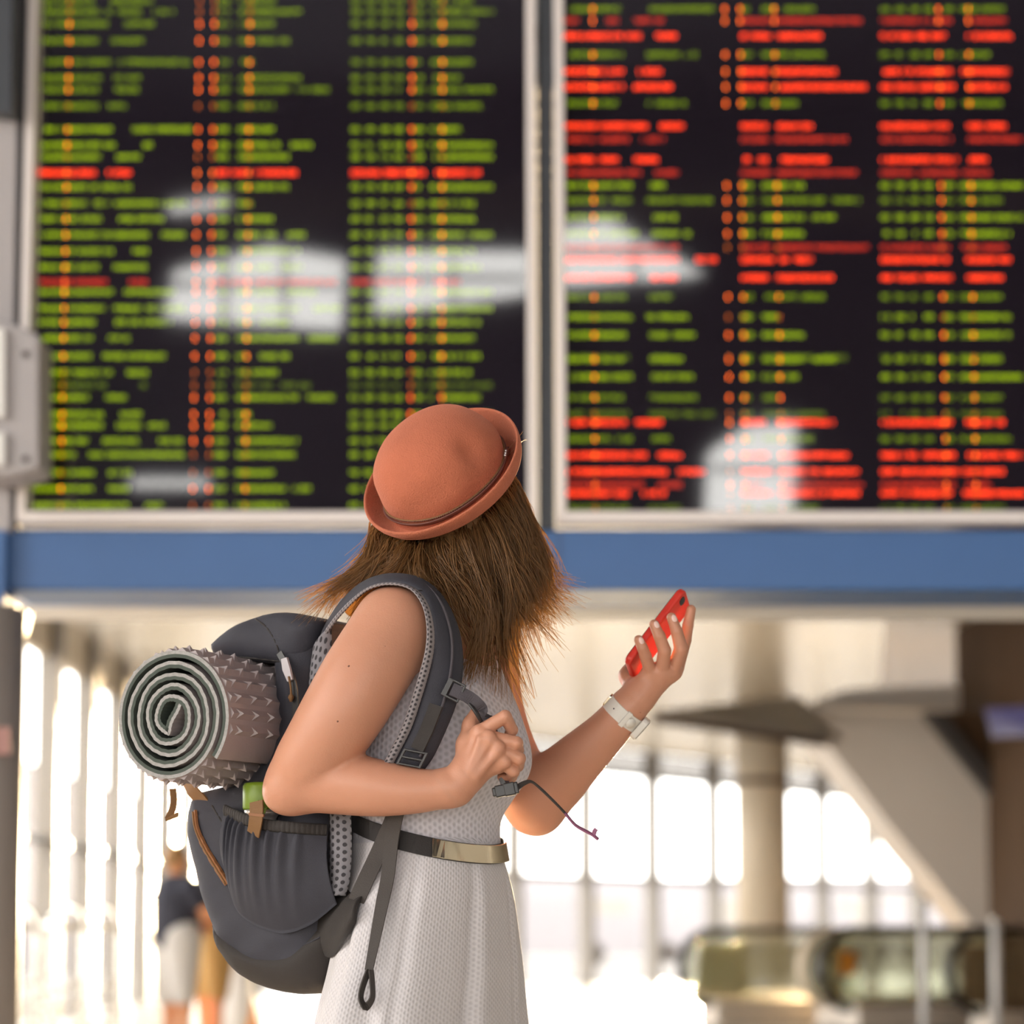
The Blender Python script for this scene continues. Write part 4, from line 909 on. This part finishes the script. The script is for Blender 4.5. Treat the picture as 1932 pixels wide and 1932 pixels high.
# ------------------------------------------------------------------ backpack
pack = empty('backpack','charcoal canvas hiking backpack on the back of the person in the rust hat','backpack')
LH = .14
def poly2(pts, l=-LH): return np.array([toB(PL(x,y,l))[[0,2]] for x,y in pts])
def sd_poly(P):
    A = P; Bq = np.roll(P,-1,0)
    def fn(q):
        d = np.full(len(q),1e9); s = np.ones(len(q))
        for a,b_ in zip(A,Bq):
            e = b_-a; w = q-a; t = np.clip((w@e)/(e@e),0,1); pr = w-t[:,None]*e; d = np.minimum(d,(pr**2).sum(1))
            c1 = q[:,1]>=a[1]; c2 = q[:,1]<b_[1]; c3 = e[0]*w[:,1]>e[1]*w[:,0]
            flip = (c1&c2&c3)|(~c1&~c2&~c3); s = np.where(flip,-s,s)
        return s*np.sqrt(d)
    return fn
def extr(pts, l0, l1, rnd, wob=0.0, puff=0.0, dense=2):
    Q = spline(np.vstack([pts,pts[:1]]), len(pts)*dense)[:-1]; P = poly2(Q,-LH+rnd*.85); sp_ = sd_poly(P); lm=(l0+l1)/2; lh=(l1-l0)/2
    def fn(x):
        q = toB(x); d2 = sp_(q[:,[0,2]]); dl = np.abs(q[:,1]-lm)-lh
        if wob: dl = dl+wob*np.sin(q[:,0]*55+3*np.sin(q[:,2]*31))*np.sin(q[:,2]*38+1.3); 
        a = d2+rnd; b_ = dl+rnd-puff*np.clip(-d2/.08,0,1)
        return np.sqrt(np.maximum(a,0)**2+np.maximum(b_,0)**2)+np.minimum(np.maximum(a,b_),0)-rnd
    c = P.mean(0); cen = B(c[0],lm,c[1]); rad = np.linalg.norm(P-c,axis=1).max()+lh+.02
    return Field().fn(fn, cen, rad, 0)
main_poly = [(620,1185),(575,1168),(535,1185),(525,1250),(524,1330),(512,1420),(450,1478),(378,1492),(363,1525),(362,1575),(378,1655),(402,1735),(428,1795),(478,1842),(556,1866),(606,1860),(636,1795),(650,1700),(652,1560),(636,1420),(622,1290)]
mainF = extr(main_poly,-LH,LH,.05,.0025,.012); v,f = mainF.mesh(.0055); obj('main_body', v, f, M['pack'], pack, True)
lid_poly = [(612,1172),(560,1157),(498,1161),(440,1187),(404,1218),(412,1238),(450,1246),(500,1250),(535,1254),(545,1268),(580,1255),(600,1215)]
lidF = extr(lid_poly,-LH-.006,LH+.006,.03,.003,.006); v,f = lidF.mesh(.0045); lid = obj('lid', v, f, M['pack'], pack, True)
bot_poly = [(404,1738),(425,1738),(470,1752),(525,1772),(590,1752),(640,1712),(672,1680),(684,1700),(668,1760),(640,1815),(612,1868),(556,1875),(474,1852),(424,1802)]
botF = extr(bot_poly,-LH-.003,LH+.003,.05,.002,.012); v,f = botF.mesh(.0055); obj('bottom_panel', v, f, M['pack2'], pack, True)
# seams along the visible side, laid on the cloth
def on_cloth(F_, px, py, off=.001):
    for dx in range(0,40,2):
        Ys = np.arange(3.6,4.5,.0025); P = CAM+ray(px+dx,py)*Ys[:,None]; d = F_(P)
        if (d < 0).any(): return CAM+ray(px+dx,py)*(Ys[np.argmax(d<0)]-off)
    return PL(px,py,-LH)
def side_curve(F_, pts, r, name, m, parent=pack, n=30, off=.0005):
    q = spline(pts, n); P = np.array([on_cloth(F_,x,y,off) for x,y in q])
    V,F = tube(P, r, 6); return obj(name, V, F, m, parent, True)
side_curve(lidF,[(412,1232),(450,1239),(500,1244),(536,1249)], .0016,'lid_seam',M['pack2'],lid)
side_curve(lidF,[(482,1168),(503,1184),(520,1212),(530,1244)], .0014,'lid_dart',M['pack2'],lid)
side_curve(mainF,[(400,1520),(420,1552),(448,1590)], .0014,'side_seam',M['pack2'])
side_curve(mainF,[(622,1535),(618,1600),(622,1660),(636,1705)], .0014,'side_seam',M['pack2'])
side_curve(botF,[(440,1770),(480,1790),(540,1792),(600,1770),(640,1735)], .0012,'base_seam',M['pack'])
zq = spline([(364,1532),(368,1562),(382,1596),(402,1630),(426,1668)],30); zP = np.array([on_cloth(mainF,x+3,y,.002) for x,y in zq])
V,F = ribbon(zP, .0125, -Lv*.8-Fv*.6, .004); zb_ = obj('brown_zip', V, F, M['zip'], pack); zb_['label'] = 'tan brown zip'
V,F = tube(zP+(-Lv*.8-Fv*.6)*.003, .0016, 6); obj('zip_teeth', V, F, M['tan'], zb_, True)
# long zip beside the shoulder, with puller
V,F = ribbon(spline([PL(530,1232,-.150),PL(552,1275,-.154),PL(560,1320,-.154),PL(560,1400,-.152)],30)-Lv*.004,.010,-Lv,.003); zo = obj('side_zip', V, F, M['plastic'], pack)
zc = PL(541,1262,-.162); V,F = ribbon([zc+Zv*.016+Fv*-.004, zc, zc-Zv*.018+Fv*.007],[.010,.013,.009],-Lv,.005); obj('zip_slider', V, F, M['zipgrey'], zo)
V,F = tube(spline([zc-Zv*.012+Fv*.006-Lv*.004, zc-Zv*.03+Fv*.010-Lv*.004, zc-Zv*.05+Fv*.010-Lv*.003],14),[.0016]*10+[.004,.0045,.003,.002],8); obj('zip_cord', V, F, M['tan'], zo, True)
# air-mesh back panel, seen between pack and dress and above the arm
def patch(name, quadA, quadB, l, m, pitch_uv=1.0, parent=pack, bul=.006):
    a = [PL(x,y,l) for x,y in quadA]; b_ = [PL(x,y,l) for x,y in quadB]
    V,F,UV = sheet(a,b_,n=30,m=6,bulge=bul,bdir=-Lv,thick=.006)
    wd = np.linalg.norm(a[0]-b_[0]); ln = np.linalg.norm(a[-1]-a[0]); return obj(name, V, F, m, parent, True, [(u*wd,w*ln) for u,w in UV])
patch('mesh_back_panel',[(622,1530),(622,1600),(620,1670),(612,1690)],[(662,1530),(664,1600),(660,1660),(652,1690)],-.150,M['netL'])
patch('mesh_back_panel',[(590,1225),(585,1260),(582,1300)],[(626,1180),(626,1240),(626,1300)],-.148,M['netL'])
# elasticated side pocket with gathers
top = [(424,1528,-.158),(460,1545,-.190),(500,1556,-.200),(560,1562,-.190),(618,1566,-.158)]
botm = [(424,1640,-.156),(450,1722,-.158),(520,1760,-.156),(580,1748,-.156),(636,1706,-.154)]
def gathers(u, t):
    s = 0
    for c,w,a in ((.10,.020,.008),(.17,.016,.009),(.23,.02,.007),(.31,.025,.009),(.40,.02,.006),(.48,.03,.009),(.58,.025,.007),(.68,.03,.006),(.80,.03,.004)):
        cc = c+(.35-c)*.18*t; s += a*math.exp(-((u-cc)/(w*(1+.8*t)))**2)
    return s*(1-t**1.5)*min(1,t*9+.25)*1.7-.004*(1-t)
V,F,UV = sheet([PL(*p) for p in top],[PL(*p) for p in botm],n=110,m=26,bulge=.014,bdir=-Lv,thick=.003,extra=gathers)
sp_o = obj('side_pocket', V, F, M['pack'], pack, True)
hem = spline([PL(x,y,l-.002) for x,y,l in top],120); hem = hem+np.stack([-Lv]*120)*(np.abs(np.sin(np.arange(120)*.75))*.0016)[:,None]
V,F = tube(hem,.0058,8,flat=(1.5,.55),up=Zv); obj('elastic_hem', V, F, M['pack2'], sp_o, True)
tb = [PL(484,1512,-.215),PL(484,1530,-.218),PL(482,1552,-.216),PL(478,1574,-.208)]
V,F = ribbon(spline(tb,16),.023,-Lv,.0025); to = obj('tan_pull_tab', V, F, M['tan'], sp_o); to['label'] = 'tan webbing tab'
V,F = ribbon([PL(470,1536,-.219),PL(498,1539,-.219)],.004,-Lv,.003); obj('stitching', V, F, M['zip'], to)
# tan straps holding the mat
V,F = ribbon(spline([PL(326,1488,-.21),PL(328,1510,-.21),PL(325,1528,-.212),PL(316,1546,-.215)],18),.010,Fv*.7-Lv*.7,.002); so_ = obj('mat_strap_tail', V, F, M['tan'], pack)
V,F = ribbon([PL(313,1545,-.215),PL(336,1537,-.212)],.008,Zv-Lv,.003); obj('strap_end_fold', V, F, M['tan'], so_)
V,F = ribbon(spline([PL(392,1525,-.13),PL(380,1510,-.13),PL(362,1490,-.13),PL(350,1470,-.12)],16),.022,-Lv*.9-Fv*.4,.003); obj('mat_strap', V, F, M['tan'], pack)
# --- shoulder strap on the near shoulder: dark padded face, mesh edge
E1 = [(592,1262,3.965),(601,1228,3.945),(625,1184,3.915),(660,1143,3.875),(700,1112,3.838),(742,1103,3.815),(782,1113,3.80),(806,1143,3.792),(816,1185,3.79),(815,1228,3.795),(805,1272,3.80),(790,1322,3.803),(773,1372,3.806),(752,1415,3.812),(738,1442,3.815)]
E2 = [(602,1222,3.99),(615,1180,3.965),(648,1130,3.935),(688,1096,3.90),(738,1082,3.875),(796,1091,3.85),(836,1124,3.832),(862,1175,3.825),(873,1225,3.82),(872,1282,3.815),(860,1332,3.812),(840,1382,3.81),(818,1428,3.81),(800,1454,3.812)]
def fit(E, off):
    out = []
    for i,(x,y,Y) in enumerate(E):
        s = surf(x,y,off) if y > 1200 else None
        out.append((x,y,Y if s is None else min(Y,s)))
    return out
E1f = Wp(fit(E1,.016)); E2f = Wp(fit(E2,.014))
V,F,UV = sheet(E1f,E2f,n=90,m=10,bulge=.006,bdir=nrm([-.1,-.85,.35]),thick=.012)
strap = obj('shoulder_strap', V, F, M['pack'], pack, True)
E1s = spline(E1f,120); cen = (spline(E1f,120)*.9+spline(E2f,120)*.1)
nb_ = 12; T,Nn,Bb = frames(E1s)
toc = nrm([-.25,-.9,.1]); inw_ = spline(E2f,120)-E1s; inw_ /= np.linalg.norm(inw_,axis=1)[:,None]
a0 = E1s-inw_*.010+toc*.004; a1 = E1s+inw_*.006+toc*.0085
V,F,UV = sheet(a0,a1,n=120,m=6,bulge=.004,bdir=toc,thick=.007)
ln = np.linalg.norm(np.diff(E1s,axis=0),axis=1).sum(); obj('mesh_edging', V, F, M['net'], strap, True, [(u*.017,w*ln) for u,w in UV])
mid = lambda t,n=60: (spline(E1f,n)*(1-t)+spline(E2f,n)*t)
P = mid(.5,120)[62:64]; 
V,F = tube(mid(.66,120)[55:116]+np.array([0,-.0125,0]),.0022,8); obj('piping', V, F, M['web'], strap, True)
P = spline([mid(t,120)[60]+np.array([0,-.011,0]) for t in (.1,.3,.6,.9)],12); V,F = tube(P,.0009,6); obj('cross_seam', V, F, M['pack2'], strap, True)
P = mid(.5,120); lo_t = nrm(P[117]-P[105]); c0 = P[104]+np.array([0,-.015,0])
wid = nrm((E2f[-1]-E1f[-1]))
V,F = ribbon([P[98]+np.array([0,-.0135,0]),P[106]+np.array([0,-.015,0]),P[113]+np.array([0,-.016,0])],.020,toc,.004); obj('ladder_webbing', V, F, M['pack2'], strap)
c1 = P[116]+np.array([0,-.018,0]); axb = np.array([wid,lo_t,np.cross(wid,lo_t)])
bk = MB()
for s in (-1,1): bk.box(c1+wid*s*.016,(.004,.026,.006),axb)
for s in (-.011,.0,.011): bk.box(c1+lo_t*s,(.034,.0035,.006),axb)
bk.build('ladder_buckle', M['plastic'], strap, bevel=.001)
# webbing from the buckle to the pack base and the hanging tail
A0 = W(772,1452,3.80); 
s1 = [W(778,1450,3.795),W(762,1500,3.815),W(742,1545,3.85),W(716,1605,3.87),W(690,1660,3.885),W(668,1705,3.90)]
def clear(Ps, off):
    out = []
    for x,y,Y in Ps:
        s = surf(x,y,off); out.append(W(x,y,Y if s is None else min(Y,s)))
    return out
S1 = clear([(778,1450,3.80),(762,1500,3.84),(742,1545,3.86),(716,1605,3.88),(690,1660,3.90),(672,1700,3.905)],.018)
V,F = ribbon(spline(S1,50),.025,nrm([-.3,-.9,0]),.002); obj('load_webbing', V, F, M['webd'], pack)
wA = clear([(596,1712,3.97),(622,1686,3.95),(652,1676,3.93),(684,1690,3.90)],.012); wB = clear([(604,1800,3.97),(626,1806,3.95),(648,1778,3.93),(672,1742,3.91)],.012)
V,F,UV = sheet(wA,wB,n=24,m=10,bulge=.012,bdir=nrm([-.4,-.9,.1]),thick=.012); obj('hip_wing', V, F, M['pack2'], pack, True)
S2 = clear([(757,1505,3.83),(746,1545,3.85),(738,1590,3.86),(732,1650,3.86),(722,1700,3.85),(712,1750,3.84),(702,1800,3.83),(696,1830,3.82)],.016)
V,F = ribbon(spline(S2,60),np.interp(np.linspace(0,1,60),[0,.6,1],[.024,.021,.013]),nrm([-.4,-.9,0]),.002); ho = obj('hanging_webbing', V, F, M['webd'], pack)
e_ = S2[-1]; lp = [e_, e_+np.array([-.008,-.004,-.022]), e_+np.array([-.011,-.006,-.040]), e_+np.array([-.004,-.006,-.052]), e_+np.array([.005,-.003,-.040]), e_+np.array([.005,0,-.020]), e_+np.array([.003,0,.0])]
V,F = ribbon(spline(lp,40),.013,nrm([.9,-.45,.05]),.002); obj('webbing_loop', V, F, M['webd'], ho)
# sternum strap held in the fist
st = [W(852,1300,3.775),W(870,1308,3.775),W(888,1318,3.778),W(905,1334,3.783),W(918,1356,3.806),W(930,1390,3.812),W(942,1430,3.815),W(950,1466,3.815),W(955,1484,3.80)]
V,F = ribbon(spline(st,60),np.interp(np.linspace(0,1,60),[0,.4,.8,1],[.019,.019,.017,.012]),nrm([-.35,-.85,.4]),.0022); ss = obj('sternum_strap', V, F, M['web'], pack)
V,F = tube(spline([W(884,1324,3.782),W(893,1336,3.779),W(903,1352,3.782),W(911,1368,3.80)],16),.0046,8,flat=(.6,1.2)); obj('strap_keeper', V, F, M['plastic'], ss, True)
lc = W(856,1302,3.777); dl = nrm(W(868,1308,3.777)-W(848,1298,3.777)); wl = nrm(np.cross(dl,toc)); axl = np.array([dl,wl,np.cross(dl,wl)])
bk = MB(); 
for s in (-.010,.012): bk.box(lc+dl*s,(.0035 if s>0 else .008,.028,.005),axl)
for s in (-1,1): bk.box(lc+dl*.001+wl*s*.0125,(.024,.0035,.005),axl)
bk.build('strap_loop', M['plastic'], ss, bevel=.001)
bc = W(956,1490,3.79); db = nrm(W(978,1486,3.79)-W(938,1494,3.79)); axb = np.array([db,[0,1,0],np.cross(db,[0,1,0])])
MB().box(bc,(.034,.012,.017),axb).box(bc+db*.004,(.016,.014,.019),axb).box(bc-db*.018,(.006,.010,.013),axb).build('side_release_buckle', M['plastic'], ss, bevel=.002)
V,F = ribbon([W(944,1468,3.79),W(949,1476,3.787),W(955,1484,3.785)],[.004,.007,.002],[-.3,-.9,.2],.002); obj('buckle_prong', V, F, M['plastic'], ss)
cd_ = [W(975,1486,3.79),W(990,1477,3.80),W(1003,1475,3.81),W(1020,1488,3.82),W(1045,1512,3.83),W(1066,1534,3.84),W(1085,1556,3.85),W(1105,1568,3.85),W(1118,1575,3.85),W(1129,1584,3.85)]
V,F = ribbon(spline(cd_,60),np.interp(np.linspace(0,1,60),[0,.2,1],[.009,.005,.0035]),nrm([.2,-.6,.75]),.0022); co_ = obj('loose_strap_end', V, F, M['webd'], ss); co_['label'] = 'thin loose strap end with a purple tip'
V,F = ribbon(spline([W(1066,1534,3.838),W(1085,1556,3.848),W(1105,1568,3.848),W(1118,1575,3.848),W(1129,1584,3.848)],30),.0042,nrm([.2,-.6,.75]),.003); obj('purple_tape', V, F, M['purple'], co_)
V,F = ribbon([W(1120,1576,3.848),W(1122,1568,3.846),W(1125,1564,3.845)],.006,[-.2,-.9,.2],.0025); obj('purple_tape', V, F, M['purple'], co_)
# ------------------------------------------------------------------ rolled camping mat
mat_o = empty('rolled_mat','grey studded foam camping mat rolled up and strapped to the backpack','camping mat')
L0 = -.275; ML = .55; mc = toB(PL(322,1353,L0)); R0 = .1045; pit = .0162; TK = .0105
ph = np.concatenate([np.linspace(math.radians(-38), math.radians(-38)+2*math.pi*4.8, 420)])
def rr(p): return R0-pit*(p-ph[0])/(2*math.pi)
sprl = [(rr(p)*math.cos(p)*(1.0-.05*((p-ph[0])/30)), rr(p)*math.sin(p)) for p in ph]
# the innermost end runs straight across the core
p_end = np.array(sprl[-1]); tdir = nrm(np.array(sprl[-1])-np.array(sprl[-3])); tgt = np.array([-.012,-.034])
for q in (spline([p_end, p_end+tdir*.012, p_end*.35+tgt*.65+np.array([.010,.01]), tgt],26)[1:] if False else []): sprl.append(tuple(q))
sprl = np.array(sprl); 
a_end = math.atan2(sprl[-1][1],sprl[-1][0])
extra = spline(np.array([sprl[-1], sprl[-1]+tdir*.007+np.array([0,.002]), np.array([.004,-.010]), np.array([.019,.017])]),30)[1:]
sprl = np.vstack([sprl, extra]); n_s = len(sprl)
tg = np.gradient(sprl,axis=0); tg /= np.linalg.norm(tg,axis=1)[:,None]; no = np.stack([tg[:,1],-tg[:,0]],1)
wv = .0004*np.sin(np.arange(n_s)*1.7)+.0007*np.sin(np.arange(n_s)*.33)
V = []; F = []; I = []
for i in range(n_s):
    for o_ in (0,-TK*.5,-TK):
        q = sprl[i]+no[i]*(o_+wv[i]*(1 if i>95 else .3)); 
        for l in (L0,L0+ML): V.append(B(mc[0]+q[0], l, mc[2]+q[1]))
for i in range(n_s-1):
    a = i*6; b_ = a+6
    F += [(a,b_,b_+1,a+1),(a+4,a+5,b_+5,b_+4),(a,a+2,b_+2,b_),(a+2,a+4,b_+4,b_+2),(a+1,b_+1,b_+3,a+3),(a+3,b_+3,b_+5,a+5)]
    I += [0,1,2,1,2,1]
F += [(0,1,3,2),(2,3,5,4)]; I += [2,1]
a = (n_s-1)*6; F += [(a,a+2,a+3,a+1),(a+2,a+4,a+5,a+3)]; I += [2,1]
so = obj('foam_sheet', V, F, None, mat_o, True, mats=[M['mat_o'],M['mat_i'],M['mat_e']], midx=I); fixn(so)
m_ = so.modifiers.new('e','EDGE_SPLIT'); m_.split_angle = math.radians(40)
# raised ridges with pyramids on the outside of the last turn
rb = MB(); hw = .0092; hh = .0062
rb.prism([(-hw,0,0),(0,0,hh),(hw,0,0)], (0,ML-.012,0))
for k in range(13):
    y = .018+k*.041; rb.add([(-hw*.9,y-.006,0),(hw*.9,y-.006,0),(hw*.9,y+.006,0),(-hw*.9,y+.006,0),(0,y,hh*1.9)],[(0,1,4),(1,2,4),(2,3,4),(3,0,4),(0,3,2,1)])
r0 = rb.build('ridge', M['mat_o'], mat_o)
first = True
for k in range(25):
    p = math.radians(-12+k*13.4); 
    if p > math.radians(318): break
    o = r0 if first else r0.copy()
    if not first: COL.objects.link(o)
    first = False
    r_ = rr(p)-.001; loc = B(mc[0]+r_*math.cos(p), L0+.006, mc[2]+r_*math.sin(p))
    rad = Fv*math.cos(p)+Zv*math.sin(p); tan = np.cross(Lv, rad)
    mw = Matrix(((tan[0],Lv[0],rad[0],loc[0]),(tan[1],Lv[1],rad[1],loc[1]),(tan[2],Lv[2],rad[2],loc[2]),(0,0,0,1)))
    o.matrix_world = mw; o.parent = mat_o
# ------------------------------------------------------------------ bottle in the side pocket
bt = empty('water_bottle','metal bottle with a lime green lid in the backpack side pocket','bottle')
bx = toB(PL(494,1500,-.172)); cb_ = lambda z: B(bx[0],-.172,z)
zl = lambda py: PL(494,py,-.172)[2]
V,F = tube([cb_(zl(1528)),cb_(zl(1524)),cb_(zl(1484)),cb_(zl(1478)),cb_(zl(1476))],[.027,.0285,.0285,.026,.015],28); obj('lid', V, F, M['lime'], bt, True)
V,F = tube([cb_(zl(1640)),cb_(zl(1638)),cb_(zl(1545)),cb_(zl(1540)),cb_(zl(1536)),cb_(zl(1527))],[.018,.022,.022,.024,.026,.026],28); obj('flask', V, F, M['chrome'], bt, True)
V,F = ribbon(spline([cb_(zl(1515))-Lv*.029+Fv*.01,cb_(zl(1528))-Lv*.032+Fv*.018,cb_(zl(1532))-Lv*.028+Fv*.026],12),.009,-Lv,.004); obj('lid_tether', V, F, M['lime'], bt)
# ------------------------------------------------------------------ phone
phn = empty('phone','red cased phone held up in the raised hand','phone')
Wd = nrm([.18,.93,-.31]); Ld = nrm([.606,.147,.795]); Ld = nrm(Ld-Wd*(Ld@Wd)); Nd = np.cross(Ld,Wd); Nd = -Nd if Nd[1] > 0 else Nd
pc_ = W(1241,1196,4.062); PLn,PWd,PTh = .148,.070,.0115
def rrect(w, h, r, n=7):
    P = []
    for cx,cy,a0 in ((w/2-r,h/2-r,0),(-w/2+r,h/2-r,90),(-w/2+r,-h/2+r,180),(w/2-r,-h/2+r,270)):
        for k in range(n): a = math.radians(a0+90*k/(n-1)); P.append((cx+r*math.cos(a),cy+r*math.sin(a)))
    return P
def slab(w, h, r, t, c, ax, name, m, parent, bev):
    P = rrect(w,h,r); o = MB().prism([c+ax[0]*x+ax[1]*y-ax[2]*t/2 for x,y in P], ax[2]*t).build(name, m, parent, bevel=bev); return o
pax = (Wd,Ld,Nd)
slab(PWd,PLn,.011,PTh,pc_,pax,'case',M['phone'],phn,.0035)
slab(PWd-.006,PLn-.006,.009,.001,pc_-Nd*(PTh/2+.0003),pax,'screen',M['screenoff'],phn,.0003)
slab(.020,.012,.006,.0012,pc_+Nd*(PTh/2)+Ld*.060-Wd*.018,(Wd,Ld,Nd),'camera_lens',M['lens'],phn,.0003)
for s in (.028,.040): slab(.003,.011,.0014,.0016,pc_-Wd*(PWd/2)+Ld*s,(Nd,Ld,-Wd),'side_button',M['phone'],phn,.0004)
# ------------------------------------------------------------------ wristwatch
wt = empty('wristwatch','white strapped wristwatch on the raised wrist','watch')
wa = W(1176,1346,4.058); A1 = nrm(W(1204,1313,4.055)-W(1140,1385,4.075)); e1 = nrm(W(1212,1376,4.05)-W(1146,1330,4.05)); e1 = nrm(e1-A1*(e1@A1)); e2 = np.cross(A1,e1); e2 = e2 if e2[1] < 0 else -e2
ra,rb_ = .0285,.0265
def wl_(t, off=0): return wa+e1*(ra+off)*math.cos(t)+e2*(rb_+off)*math.sin(t)
V = []; F = []; nn_ = 56
for i in range(nn_):
    t = 2*math.pi*i/nn_
    for o_,s in ((0,-1),(.003,-1),(.003,1),(0,1)): V.append(wl_(t,o_)+A1*s*.0115)
for i in range(nn_):
    k = (i+1)%nn_
    for j in range(4): F.append((i*4+j,i*4+(j+1)%4,k*4+(j+1)%4,k*4+j))
st_ = obj('strap', V, F, M['watch'], wt); fixn(st_); mb = st_.modifiers.new('b','BEVEL'); mb.width = .001; mb.segments = 2
t = math.radians(75); tg_ = -e1*math.sin(t)+e2*math.cos(t); rd = e1*math.cos(t)+e2*math.sin(t)
MB().box(wl_(t,.0025),(.008,.027,.0075),np.array([tg_,A1,rd])).build('keeper_loop', M['watch'], wt, bevel=.001)
t = math.radians(55); tg_ = -e1*math.sin(t)+e2*math.cos(t); rd = e1*math.cos(t)+e2*math.sin(t)
V,F = tube([wl_(t,.003),wl_(t,.0048)],.0085,20); obj('strap_end', V, F, M['watch'], wt, True)
slab(.033,.037,.008,.0105,wa+e1*(ra+.006),(e2,A1,e1),'case',M['watch'],wt,.002)
slab(.028,.032,.006,.001,wa+e1*(ra+.0115),(e2,A1,e1),'dial',M['lens'],wt,.0003)
slab(.018,.022,.005,.004,wa-e1*(ra+.003),(e2,A1,e1),'buckle',M['gold'],wt,.001)
t = math.radians(120); V,F = tube([wl_(t,.0029),wl_(t,.0034)],.0012,10); obj('strap_hole', V, F, M['lens'], wt)
